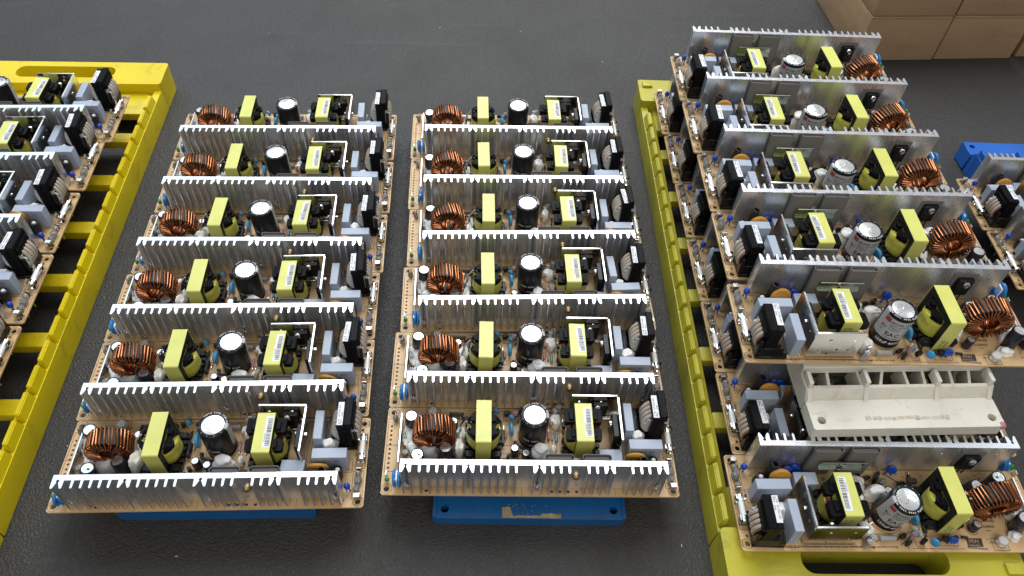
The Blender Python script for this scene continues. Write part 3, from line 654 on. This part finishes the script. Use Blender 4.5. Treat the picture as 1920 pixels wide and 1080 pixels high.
    # --- output side: strip, LED, blue disc pair, electrolytics
    bm = new(); box(bm, 11.3, 12.5, 21, 62.5, 0.2, 10.5, 0.15); P('bus_strip', bm, 'steel', (12, 42, 0))
    bm = new(); box(bm, 6.2, 7.2, 59.6, 64.8, 0.2, 8.5, 0.2); ball(bm, (6.7, 62, 3), (2.2, 3.0, 3.2), 10, 7, 0.35, 3); P('clear_glue', bm, 'clear_glue', (6.7, 62, 0))
    bm = new(); box(bm, 3.0, 4.0, 12.6, 16.4, 0.2, 6.0, 0.2); P('terminal_tab', bm, 'tin', (3.5, 14, 0))
    bm = new(); lathe(bm, (4.3, 10.4, 2.6), (0.1, -0.25, 1), [(1.8, 0), (1.8, 0.7), (1.5, 0.8), (1.5, 3.2), (1.0, 4.3), (0.3, 4.7)], 14); ld = P('indicator_led', bm, 'led_green', (4.3, 10.4, 0))
    bm = new()
    for s in (-0.8, 0.8): cyl(bm, (4.3+s, 10.4, 0), (4.3+s, 10.4, 2.8), 0.25, 5)
    P('lead', bm, 'tin', (4.3, 10.4, 0), ld)
    for x in (10.4, 14.0):
        bm = new(); disc(bm, (x, 8.6, 9.0), (1, 0.05, 0), 6.6, 3.0, 22); tube(bm, [(x, 6.5, 3), (x, 6, 0)], 0.5, 5); tube(bm, [(x, 11, 3), (x, 11.4, 0)], 0.5, 5); P('disc_capacitor', bm, 'disc_blue', (x, 8.6, 0))
    bm = new(); box(bm, 11.5, 12.9, 4.5, 12.6, 4, 14.6, 0.4); P('silicone_bead', bm, 'silicone', (12.2, 8.6, 0))
    def ecap(x, y, r, h, k=0, tip=(0, 0), green=False):
        ax = V(tip[0], tip[1], 1)
        bm = new(); lathe(bm, (x, y, 0.3), ax, [(r-0.3, 0), (r, 0.4), (r, 1.4), (r-0.25, 1.9), (r, 2.4), (r, h-0.8), (r-0.25, h-0.2), (r*0.84, h), (r*0.78, h-0.3)], 22); e = P('electrolytic_capacitor', bm, 'sleeve_navy', (x, y, 0))
        top = V(x, y, 0.3) + ax.normalized()*(h-0.4)
        bm = new(); lathe(bm, top, ax, [(r*0.8, 0), (r*0.78, 0.12), (0.01, 0.14)], 20, True, False); P('can_top', bm, 'cap_top', tuple(top), e)
        bm = new(); u, w = frame(ax); n_ = ax.normalized()*0.2
        for q in range(3):
            a = 2*PI*q/3 + k; d = u*math.cos(a) + w*math.sin(a); s_ = d.cross(ax).normalized()*0.14
            quad(bm, [top+n_-s_, top+n_+d*r*0.7-s_, top+n_+d*r*0.7+s_, top+n_+s_])
        P('vent_groove', bm, 'tin', tuple(top), e)
        if green: bm = new(); ball(bm, tuple(top+V(1.2, -0.6, 0.2)), (1.3, 1.0, 0.35), 8, 6); P('paint_dot', bm, 'led_green', tuple(top), e)
        return e
    ecap(20.0, 55.6, 5.1, 18.5, 0.3); ecap(48.2, 28.8, 5.0, 16.5, 1.0, (-0.08, 0.1)); ecap(26.4, 24.2, 5.1, 17, 0.5, green=True)
    ecap(52.0, 56.6, 3.2, 9.5, 0.2); ecap(99.0, 33.6, 3.1, 10.5, 0.7); ecap(107.5, 30.5, 3.2, 9.0, 1.2)
    for x, y, tx in ((15.8, 44.6, 0), (16.2, 30.8, 0.2)):
        bm = new(); cyl(bm, (x, y, 0.3), (x+tx, y, 8), 2.0, 12); d_ = P('diode', bm, 'resistor_grey', (x, y, 0))
        bm = new(); tube(bm, [(x, y, 7.9), (x+0.2, y, 10), (x-0.6, y+0.9, 11.4), (x-1.8, y+1.6, 10.4), (x-2.6, y+2.2, 0)], 0.35, 5); P('lead', bm, 'tin', (x, y, 0), d_)
    bm = new(); lathe(bm, (35.4, 67.6, 0.2), (0, 0, 1), [(3.6, 0), (3.6, 2.6), (3.3, 2.8)], 18); tr = P('trimmer', bm, 'tin', (35.4, 67.6, 0))
    bm = new(); lathe(bm, (35.4, 67.6, 2.9), (0, 0, 1), [(3.4, 0), (3.5, 2.6), (2.9, 3.3), (0.6, 3.4)], 16); P('trimmer_cap', bm, 'trimmer_white', (35.4, 67.6, 3), tr)
    # --- resistors and diodes between the large parts
    def axial(x, y, dx, dy, r, l, m, z=None, lean=0.0):
        z = r + 0.3 if z is None else z; d = V(dx, dy, lean).normalized(); c = V(x, y, z)
        bm = new(); lathe(bm, c - d*l/2, d, [(r*0.7, 0), (r, 0.5), (r*0.9, l*0.28), (r*0.9, l*0.72), (r, l-0.5), (r*0.7, l)], 12); a_ = P('resistor', bm, m, (x, y, 0))
        bm = new(); e0, e1 = c - d*l/2, c + d*l/2
        tube(bm, [e0+d*0.2, e0-d*1.6, V(*(e0-d*2.0)[:2], 0)], 0.35, 5)
        if lean < 0.5: tube(bm, [e1-d*0.2, e1+d*1.6, V(*(e1+d*2.0)[:2], 0)], 0.35, 5)
        else: tube(bm, [e1-d*0.2, e1+d*1.0+V(0, 0, 0.6), e1+V(2.2, 0.6, 0.6), V(x+3.0, y+0.8, 0)], 0.35, 5)
        P('lead', bm, 'tin', (x, y, 0), a_)
    axial(126.0, 48.8, 0, 1, 1.2, 7, 'resistor_pink'); axial(128.8, 48.4, 0.05, 1, 1.0, 6, 'resistor_tan'); axial(131.8, 47.4, 0, 1, 1.3, 7, 'resistor_blue')
    axial(117.8, 64.6, 1, 0.06, 2.3, 12, 'resistor_grey'); axial(131.0, 66.2, 0.1, 0.3, 2.4, 9, 'resistor_grey', 6.2, 0.9); axial(134.6, 70.2, -0.1, 0.2, 2.3, 8.5, 'resistor_grey', 5.6, 1.2)
    axial(100.6, 65.6, -0.25, -0.35, 2.2, 9, 'resistor_pink', 5.6, 0.9); axial(128.0, 57.6, 0.1, -0.3, 1.8, 7, 'resistor_tan', 4.6, 1.0)
    axial(93.0, 22.0, 1, 0.2, 1.4, 6, 'rubber_black'); axial(86.5, 18.0, 0.3, 1, 1.2, 5, 'rubber_black'); axial(108.0, 22.0, 0.8, 0.5, 1.8, 7, 'resistor_grey')
    axial(66.0, 17.5, 1, 0, 1.1, 6, 'resistor_tan'); axial(92.5, 50.0, 0, 1, 1.2, 6, 'resistor_tan'); axial(138.2, 24.5, 1, 0, 1.3, 6, 'resistor_blue'); axial(60.5, 63.8, 1, 0, 1.1, 5, 'rubber_black')
    for x, y, a in ((93.6, 66.4, 0.3), (69.6, 65.6, 0.5), (76.6, 65.4, -0.6), (91.0, 25.5, 0.2), (112, 27, 0.8)):
        bm = new(); box(bm, x-2.2, x+2.2, y-1.6, y+1.6, 2.2, 6.6, 0.4)
        for s in (-1.2, 0, 1.2): cyl(bm, (x+s, y, 0), (x+s, y, 2.4), 0.25, 4)
        o_ = P('small_transistor', bm, 'bobbin_black', (x, y, 0)); o_.rotation_euler = (0, 0, a)
    bm = new(); disc(bm, (73.2, 66.6, 6.8), (0.3, 1, 0.25), 3.3, 3.2, 14); tube(bm, [(72, 66.6, 4.5), (71.5, 67, 0)], 0.5, 5); tube(bm, [(74.5, 66.6, 4.5), (75, 67, 0)], 0.5, 5); P('disc_capacitor', bm, 'blue_royal', (73.2, 66.6, 0))
    bm = new(); disc(bm, (96.6, 51.0, 7.2), (1, 0.1, 0), 5.6, 3.2, 18); tube(bm, [(96.6, 49, 2.5), (96.6, 48.6, 0)], 0.5, 5); P('disc_capacitor', bm, 'disc_sky', (96.6, 51, 0))
    bm = new(); disc(bm, (97.2, 62.6, 5.2), (0.7, 1, 0.2), 3.1, 3, 14); P('disc_capacitor', bm, 'disc_sky', (97.2, 62.6, 0))
    bm = new(); disc(bm, (85.2, 70.2-1.5, 5.4), (1, 0.6, 0.4), 3.2, 3, 14); P('disc_capacitor', bm, 'disc_sky', (85.2, 68.7, 0))
    bm = new(); box(bm, 89.2, 91.4, 40, 52, 0.3, 5.5, 0.3); P('jumper_block', bm, 'bobbin_black', (90, 46, 0))
    bm = new(); tube(bm, [(99.5, 44, 0), (99.8, 42, 4), (101.5, 38, 5), (106, 36, 4.5), (112, 36.5, 3)], 1.2, 7); P('lead_wire', bm, 'rubber_black', (104, 40, 0))
    for x, y, a in ((118.5, 19.0, 0.4), (124.5, 18.0, 1.2), (109.5, 16.5, 0.9), (64.0, 20.5, 0.2), (136.5, 37.0, 1.4), (105.5, 63.0, 0.5), (88.0, 58.0, 1.5), (59.5, 20.0, 1.1), (170.5, 15.0, 0.1)):
        bm = new(); d = V(math.cos(a), math.sin(a), 0); c = V(x, y, 2.2); lathe(bm, c - d*2.6, d, [(1.2, 0), (1.5, 0.4), (1.5, 4.8), (1.2, 5.2)], 10)
        tube(bm, [c - d*2.5, c - d*4.2, V(x, y, 0) - d*4.8], 0.4, 5); tube(bm, [c + d*2.5, c + d*4.2, V(x, y, 0) + d*4.8], 0.4, 5)
        P('diode', bm, 'rubber_black', (x, y, 0))
    for x, y, h_ in ((113.5, 21.5, 9), (94.0, 29.0, 7), (104.5, 69.0, 8), (81.0, 66.5, 6), (136.8, 44.0, 7)):
        bm = new(); cyl(bm, (x, y, 1.2), (x+0.4, y+0.2, h_), 1.5, 10); tube(bm, [(x+0.4, y+0.2, h_-0.1), (x+0.8, y, h_+1.6), (x+2.4, y-0.4, h_+1.2), (x+3.0, y-0.6, 0)], 0.32, 5); P('diode', bm, 'rubber_black', (x, y, 0))
    bm = new(); box(bm, 80.5, 87.5, 18.6, 22.4, 0.3, 3.0, 0.3); P('small_chip', bm, 'pad_oval', (84, 20.5, 0))
    bm = new(); box(bm, 58.0, 66.5, 27.0, 31.5, 0.3, 4.0, 0.4); P('small_chip', bm, 'bobbin_black', (62, 29, 0))
    for k, (a, b) in enumerate((((96, 20, 0.7), (106, 12.8, 0.7)), ((120, 23.5, 0.7), (132, 22.5, 0.7)), ((91, 38, 0.6), (91, 58, 0.6)), ((106, 33.5, 0.6), (115, 25, 0.6)), ((60, 70.2, 0.6), (46, 71.4, 0.6)), ((137.6, 48, 0.6), (137.6, 64, 0.6)), ((181, 38.5, 0.6), (181, 24, 0.6)))):
        bm = new(); tube(bm, [(a[0], a[1], 0), a, b, (b[0], b[1], 0)], 0.4, 5); P('jumper_wire', bm, 'tin', a)
    for x, y in ((33, 14.5), (62, 14.5), (75, 15), (150, 19), (196, 41), (200, 40.5), (192, 39.5)):
        bm = new(); lathe(bm, (x, y, 0.05), (0, 0, 1), [(1.3, 0), (1.1, 0.5), (0.5, 1.0), (0.4, 2.2)], 10); P('solder_pin', bm, 'tin', (x, y, 0))
    # --- white silicone
    for i, (c, r) in enumerate((((19.0, 47.5, 2.5), (6.0, 9.5, 6.5)), ((31.0, 32.0, 3.2), (10.5, 6.0, 7.5)), ((57.0, 34.5, 3.5), (4.8, 7.5, 10.5)), ((57.5, 47.5, 2.0), (4.5, 6.5, 7.5)), ((118.6, 32.6, 4.0), (7.2, 6.4, 9.5)),
                                ((194.0, 46.0, 3.5), (6.0, 6.8, 8.5)), ((129.0, 36.0, 2.5), (2.6, 3.6, 5.0)), ((24.0, 61.5, 1.5), (5, 4, 4.0)), ((131.4, 60.2, 3.0), (4.6, 5.8, 8.5)), ((22.0, 37.5, 2.0), (6.0, 6.0, 5.0)), ((128.5, 24.5, 3.0), (5.5, 5.0, 6.5)))):
        bm = new(); ball(bm, c, r, 20, 14, 0.38, i*3.1)
        for v in bm.verts: v.co.z = max(0.15, v.co.z)
        ob_ = P('silicone_blob', bm, 'silicone', (c[0], c[1], 0))
    bm = new(); ball(bm, (118.8, 32.8, 12.0), (5.2, 4.6, 2.4), 18, 10, 0.25, 2); P('silicone_blob', bm, 'silicone', (118.6, 31.2, 0))
    return t

proto = make_board()
JIT = {'toroid_inductor': 0.13, 'transformer': 0.022, 'bulk_capacitor': 0.10, 'electrolytic_capacitor': 0.5, 'silicone_blob': 0.5, 'film_capacitor': 0.02,
       'common_mode_choke': 0.02, 'disc_capacitor': 0.14, 'resistor': 0.10, 'small_transistor': 0.3, 'bead_capacitor': 0.3, 'clear_glue': 0.4, 'trimmer': 1.0, 'thermistor_sleeve': 0.4, 'heatsink': 0.004, 'steel_bracket': 0.015, 'sticker': 0.05}
TILTS = {'electrolytic_capacitor': 0.05, 'bulk_capacitor': 0.028, 'transformer': 0.013, 'film_capacitor': 0.012, 'common_mode_choke': 0.012, 'heatsink': 0.0, 'sticker': 0.0, 'steel_bracket': 0.006, 'disc_capacitor': 0.08, 'trimmer': 0.05, 'resistor': 0.05}
def kids(o): return [c for c in o.children]
def copy_tree(o, parent=None, rnd=None):
    c = o.copy(); C.objects.link(c); c.parent = parent
    if rnd is not None and parent is not None:
        base = o.name.split('.')[0]; j = JIT.get(base)
        if j:
            e = c.rotation_euler
            tl = TILTS.get(base, 0.02)
            c.rotation_euler = (e.x + rnd.gauss(0, tl), e.y + rnd.gauss(0, tl), e.z + rnd.gauss(0, j*0.6))
            c.location = c.location + V(rnd.gauss(0, 0.35), rnd.gauss(0, 0.35), 0) * S
            if base == 'silicone_blob': c.scale = (rnd.uniform(0.8, 1.2), rnd.uniform(0.8, 1.2), rnd.uniform(0.8, 1.15))
    for ch in kids(o): copy_tree(ch, c, rnd)
    return c

# board poses measured from the photograph: (x, y, z, angle) of the near left corner; turned boards face the other way
def turned(x, y, z, deg):
    a = math.radians(deg); return (x + math.cos(a)*BW - math.sin(a)*BD, y + math.sin(a)*BW + math.cos(a)*BD, z, a + PI)
MIDC = [(15.65, 2.48, -1.51), (17.63, 76.39, -1.08), (22.56, 149.89, 0.34), (24.38, 224.46, 0.29), (22.14, 298.7, -0.07), (21.24, 372.51, -0.03)]
LEFT = [(-217.57, -7.77, 0.0), (-219.74, 66.11, 0.32), (-220.43, 140.0, 0.46), (-218.42, 214.45, 0.33), (-217.23, 290.5, 0.30), (-217.66, 366.22, 0.65)]
TRAY = [(-489.1, 355.6, 1.49), (-493.6, 286.9, 1.57), (-495.7, 213.9, 0.36), (-494.5, 137.8, 0.38), (-494.0, 61.5, 0.4)]
UPPR = [(280.6, 63.6, -1.53), (285.0, 142.3, -1.24), (286.9, 217.7, -1.61), (286.9, 293.7, -1.57), (288.1, 371.0, -1.65)]
LOWR = [(271.0, -49.6, -1.56), (280.5, 24.2, -1.29), (282.8, 98.8, -1.41), (284.2, 173.2, -1.06), (286.2, 249.7, -1.28), (287.0, 324.4, -1.88), (288.1, 401.1, -1.7)]
FARR = [(585.0, 263.9, -2.13), (585.0, 188.7, -2.0)]
ORD = ['nearest', 'second nearest', 'third nearest', 'third farthest', 'second farthest', 'farthest']
poses = []
for i, (x, y, d) in enumerate(MIDC):
    poses.append(((x, y, 0, math.radians(d)), ORD[i] + ' power supply board in the middle column between the trays', 'boards in the middle column'))
for i, (x, y, d) in enumerate(LEFT):
    poses.append(((x, y, 1.8, math.radians(d)), ORD[i] + ' power supply board in the column beside the bright yellow tray', 'boards in the left column'))
for i, (x, y, d) in enumerate(TRAY):
    w = ['farthest', 'second farthest', 'third farthest', 'second nearest', 'nearest'][i]
    poses.append(((x, y, 28.7, math.radians(d)), w + ' power supply board over the bright yellow tray, cut off by the left edge', 'boards over the bright yellow tray'))
for i, (x, y, d) in enumerate(UPPR):
    w = ['nearest', 'second nearest', 'middle', 'second farthest', 'farthest'][i]
    poses.append((turned(x, y, 79.3, d), w + ' power supply board in the raised upper layer of the right stack', 'boards in the upper layer of the right stack'))
for i, (x, y, d) in enumerate(LOWR):
    w = ['nearest, fully seen', 'second nearest', 'third nearest', 'middle', 'third farthest', 'second farthest', 'farthest'][i]
    poses.append((turned(x, y, 13.2, d), w + ' power supply board in the lower layer on the olive tray', 'boards in the lower layer of the right stack'))
for i, (x, y, d) in enumerate(FARR):
    poses.append((turned(x, y, 10.0, d), ['farther', 'nearer'][i] + ' of two power supply boards cut off by the right edge near the blue carrier', 'boards at the right edge'))
for i, ((x, y, z, a), lab, grp) in enumerate(poses):
    b = proto if i == 0 else copy_tree(proto, None, random.Random(100 + i))
    b.location = V(x, y, z + ZT) * S; b.rotation_euler = (0, 0, a); b['label'] = lab; b['group'] = grp

# ------------------------------------------------------------------ yellow trays: two comb rails, rungs, end plates with a grip slot
def make_tray(label, m, x, y, ang, spine):
    # own coordinates: x -107..107, y 0 (near end) .. 576, z 0 at the table
    t = thing('comb_tray', label, 'tray', 'comb trays', (x, y, -ZT), ang)
    Ht, Lh, hw = 34.0, 576.0, 107.0
    for s in (-1, 1):
        bm = new(); pr = [(hw, 0.3), (hw-0.5, 20), (hw-1.2, 25.0), (hw-8.2, 25.6), (hw-8.6, 24), (hw-10.5, 21.6), (hw-12, 20.8), (hw-15, 20.4), (hw-15, 14), (hw-3, 14), (hw-3, 0.3)]
        if s < 0: pr = [(-a, b) for a, b in pr]
        prism(bm, pr, 39.6, Lh-39.6, lambda a, b, q: V(a, q, b)); rail = part('side_rail', bm, m, t, (s*hw, 288, 0))
        n = 19; y0 = 42.0; tooth = None
        for i in range(n):
            yy = y0 + 25.0*i
            if tooth is None:
                bm = new()
                lo = [(hw-0.3, 0.1), (hw-0.3, 24.9), (hw-8.4, 24.9), (hw-8.4, 0.1)]; hi = [(hw-4.2, 2.9), (hw-4.2, 23.6), (hw-7.9, 24.2), (hw-7.9, 3.6)]
                va = [bm.verts.new(V(s*a, b, 19.5)) for a, b in lo]; vb = [bm.verts.new(V(s*a, b, Ht)) for a, b in hi]
                for k in range(4): bm.faces.new((va[k], va[(k+1) % 4], vb[(k+1) % 4], vb[k]))
                bm.faces.new(va[::-1]); bm.faces.new(vb)
                bmesh.ops.recalc_face_normals(bm, faces=list(bm.faces))
                bmesh.ops.bevel(bm, geom=[e for e in bm.edges], offset=0.7, segments=2, affect='EDGES')
                tooth = part('tooth', bm, m, rail, (s*hw, 0, 27)); tooth.location = V(0, yy - 288, 27) * S; q = tooth
            else:
                q = tooth.copy(); C.objects.link(q); q.location = V(0, yy - 288, 27) * S
    for yc in [77 + 7.5 + 65*i for i in range(7)] :
        pass
    for i in range(8):
        y0, y1 = (39.5, 77) if i == 0 else (127 + 65*(i-1), 142 + 65*(i-1))
        if i == 7: y0, y1 = Lh-77+15-15+0, Lh-39.5
        bm = new(); box(bm, -hw+14.9, hw-14.9, y0, y1, 13, 22, 1.6, 2); part('cross_rung', bm, m, t, (0, (y0+y1)/2, 20))
    for s, yc in ((-1, 20), (1, Lh-20)):
        bm = new(); lo = rrect(-hw, hw, yc-19.8, yc+19.8, 3.5, 4)
        slot = rrect(-53, 53, yc-11+s*2, yc+9+s*2, 9, 6)
        plate(bm, [lo, slot], 33.4, Matrix.Translation((0, 0, 0.3+16.7)))
        top = [e for e in bm.edges if len(e.link_faces) == 2 and e.calc_face_angle(0) > 1.0 and min(v.co.z for v in e.verts) > 30]
        bmesh.ops.bevel(bm, geom=top, offset=1.6, segments=2, affect='EDGES')
        e_ = part('end_plate', bm, m, t, (0, yc, 0))
        for q in ((-1,) if s > 0 else (1,)):
            bm = new(); box(bm, q*97-5.5, q*97+5.5, yc+s*9-4, yc+s*9+4, 33.6, 36.6, 0.7, 2); part('stacking_stud', bm, m, e_, (q*97, yc, 34))
    if spine:
        bm = new(); box(bm, -70, -30, 60, 500, 22.2, spine, 1.0); part('support_rib', bm, m, t, (-50, 288, 20))
    return t
make_tray('bright yellow plastic comb tray with grip slot at the left edge', 'yellow_tray', -363.0, -52.0, math.radians(0.15), 52.0)
make_tray('dull olive yellow plastic comb tray under the right two-layer stack', 'olive_tray', 366.0, -73.0, math.radians(-1.8), 0)

# ------------------------------------------------------------------ plastic carriers (140 mm bars with a drilled ledge, posts and open cells)
def make_carrier(label, m, x, y, z, ang, length, low=0.0, stick=None):
    # own coordinates: x -71..71, y 0 at the ledge front; z 0 at its foot
    t = thing('board_carrier', label, 'carrier', 'board carriers', (x, y, z), ang)
    w, hl, hb, hp = 71.0, 11.0, 18.5, 25.0
    bm = new(); pts = rrect(-w, w, 0, 24, 1.8, 3)
    plate(bm, [pts, circ(-63.5, 7.4, 3.1, 20), circ(63.5, 7.4, 3.1, 20)], hl + low, Matrix.Translation((0, 0, hl/2 - low/2)))
    top = [e for e in bm.edges if len(e.link_faces) == 2 and e.calc_face_angle(0) > 1.0 and min(v.co.z for v in e.verts) > hl-0.2 and min(v.co.y for v in e.verts) < 0.5]
    bmesh.ops.bevel(bm, geom=top, offset=1.0, segments=2, affect='EDGES')
    ledge = part('ledge', bm, m, t, (0, 10, 0))
    if m != 'white_plastic':
        for q in (-1, 1):
            bm = new(); box(bm, q*(w+0.2)-1.2, q*(w+0.2)+1.2, 0.8, 23.8, 1-low, hl+1.6, 0.5); part('end_rib', bm, m, ledge, (q*w, 10, hl))
    bm = new(); prism(bm, [(24.1, -low), (24.1, hl-0.1), (29.5, hb), (32.0, hb), (32.0, -low)], -w, w, lambda a, b, q: V(q, a, b)); part('front_wall', bm, m, t, (0, 28, 0))
    bm = new(); box(bm, -w, w, 43, 47, hb-0.5, hp+0.6, 0.4); part('back_wall', bm, m, t, (0, 45, 0))
    for s in (-1, 1):
        bm = new(); x0, x1 = (s*w, s*(w-3)) if s < 0 else (s*(w-3), s*w); box(bm, x0+0.05*(s < 0), x1-0.05*(s > 0), 32.1, 59.9, -low, hb-0.6, 0.2); part('end_wall', bm, m, t, (s*w, 37, 0))
    for k, (xa, xb) in enumerate(((-50, -53), (-28, -28), (-6, -14), (8, 7), (23, 20), (44, 41), (60, 54))):
        bm = new(); prism(bm, [(xa-1.1, 50), (xa+1.1, 50), (xb+1.1, 32.1), (xb-1.1, 32.1)], 1, hb-0.7); part('divider', bm, m, t, (xa, 37, 0))
    for xa in (-68.5, -26, 27.5, 68.0):
        bm = new(); box(bm, xa-1.6, xa+1.6, 29.8, 41, hb-2, hp, 0.4); part('post', bm, m, t, (xa, 35, 20))
        bm = new(); prism(bm, [(21.5, hl-0.3), (29.4, hb+0.7), (29.4, hl-0.3)], xa-1.5, xa+1.5, lambda a, b, q: V(q, a, b)); part('gusset', bm, m, t, (xa, 24, 10))
        bm = new(); box(bm, xa-1.6, xa+1.6, 47.1, 60, hb-6, hp, 0.4); part('post', bm, m, t, (xa, 53, 20))
    bm = new(); box(bm, -w, w, 60.1, length, -low, hp-0.2, 0.6); part('rear_beam', bm, m, t, (0, length/2, 0))
    if stick:
        bm = new(); random.seed(stick)
        pr = [(-20.5, 0.6)]
        n = 22
        for i in range(n+1):
            xx = -20.5 + 44*i/n; h = 2.2 + 1.6*abs(noise.noise(V(i*0.7, 2.2, 0))) + (6.5 if i < 4 else 0) + (1.6 if 14 < i else 0); pr.append((xx, h))
        pr.append((23.5, 0.6)); pr = pr[:1] + pr[1:]
        prism(bm, pr, hl+0.05, hl+0.25)
        for i in range(34):
            xx, yy = random.gauss(-6, 8), random.uniform(3, 13); r = random.uniform(0.1, 0.45)
            prism(bm, [(xx + r*random.uniform(0.5, 1.4)*math.cos(a), yy + r*random.uniform(0.5, 1.4)*math.sin(a)) for a in (0, 1.2, 2.5, 3.7, 5)], hl+0.05, hl+0.27+i*0.004)
        part('sticker_remains', bm, 'sticker_rest', ledge, (0, 5, hl))
    return t
make_carrier('blue plastic carrier with torn sticker under the middle column of boards', 'blue_plastic', 126.0, -11.5, -ZT, math.radians(-1.7), 440, stick=5)
make_carrier('dark blue plastic carrier half hidden under the column beside the yellow tray', 'blue_plastic', -105.5, -2.4, -ZT, math.radians(-0.4), 430)
wc = make_carrier('dirty white plastic spacer with four posts and open cells on the right stack', 'white_plastic', 396.5, 18.6, 49.3, math.radians(0.4), 79)
bm = new(); random.seed(11); xx = -31.0
for i in range(12):
    wd = random.uniform(2.6, 7.0); ya, yb2 = random.uniform(6.2, 7.2), random.uniform(9.2, 10.6)
    prism(bm, [(xx, ya), (xx+wd*0.4, ya+random.uniform(-0.5, 0.5)), (xx+wd, ya+0.2), (xx+wd*0.95, yb2), (xx+wd*0.5, yb2+random.uniform(-0.8, 0.4)), (xx+0.1, yb2-0.3)], 11.03, 11.12)
    xx += wd + random.uniform(0.3, 1.2)
part('label_remains', bm, 'label_beige', wc, (0, 8, 11))
bm = new(); ball(bm, (69.2, 1.8, 9.6), (3.0, 3.0, 2.2), 10, 8); part('pink_mark', bm, 'stain_pink', wc, (68, 3, 9))
make_carrier('bright blue plastic carrier behind the boards at the right edge', 'royal_plastic', 708.0, 413.0, -17.0, PI + math.radians(-2.0), 190, low=9.7)

# ------------------------------------------------------------------ cardboard boxes at the back
def carton(label, x, y, z, ang, w, d, h):
    t = thing('cardboard_box', label, 'box', 'cartons at the back', (x, y, z), ang)
    bm = new(); box(bm, 0, w, 0, d, 0.3, h-0.8, 1.4, 2); part('carton_body', bm, 'cardboard', t, (w/2, d/2, 0))
    for q, (ya, yb) in enumerate(((0.2, d/2-0.5), (d/2+0.5, d-0.2))):
        bm = new(); box(bm, 0.3, w-0.3, ya, yb, h-0.78, h+0.9+0.4*q, 0.5); part('lid_flap', bm, 'cardboard', t, (w/2, (ya+yb)/2, h))
    bm = new(); box(bm, 1.0, w-1.0, -0.12, 0.3, h-2.3, h-1.9); part('fold_crease', bm, 'cardboard_edge', t, (w/2, 0, h))
    return t
ba = math.radians(2.2)
def bx_(i): return 578.4 + math.cos(ba)*i, 601.2 + math.sin(ba)*i
W1 = 106.5
x, y = bx_(0); carton('lower left cardboard box behind the right stack', x, y, -ZT, ba, W1, 150, 61)
x, y = bx_(109); carton('lower middle cardboard box at the top right corner', x, y + 1.5, -ZT, ba + 0.01, W1, 150, 61)
x, y = bx_(224); carton('lower right cardboard box cut off at the top right corner', x, y + 6, -ZT, ba, W1, 150, 61)
x, y = bx_(0.5); carton('upper left cardboard box on the stack at the top right', x, y + 1, -ZT + 62.6, ba + 0.004, W1, 150, 61)
x, y = bx_(110); carton('upper right cardboard box on the stack at the top right', x, y + 3, -ZT + 62.6, ba, W1, 150, 61)

# ------------------------------------------------------------------ specks lying on the mat
specks = [(-206.5, 228.6, 'left'), (-250, 210, ''), (-170, 640, ''), (45, 660, ''), (150, 655, ''), (250, 590, ''), (-10, -60, ''), (-130, -30, ''), (520, 470, ''), (240, -30, ''), (235, 90, ''), (-235, 60, '')]
bm = new(); random.seed(3)
for i in range(22):
    if i < len(specks): x, y = specks[i][:2]
    else: x, y = random.uniform(-400, 700), random.uniform(-80, 800)
    a = random.uniform(0, PI); l = random.uniform(0.4, 1.3); w = random.uniform(0.12, 0.3)
    ca, sa = math.cos(a), math.sin(a)
    prism(bm, [(x+l*ca-w*sa, y+l*sa+w*ca), (x-l*ca-w*sa, y-l*sa+w*ca), (x-l*ca+w*sa, y-l*sa-w*ca), (x+l*ca+w*sa, y+l*sa-w*ca)], 0.05, 0.35)
sp = part('lint_specks', bm, 'debris', None); sp['kind'] = 'stuff'; sp['label'] = 'pale specks of lint scattered over the dark mat'; sp['category'] = 'debris'
for o in bpy.data.objects:
    if '_o' in o: del o['_o']
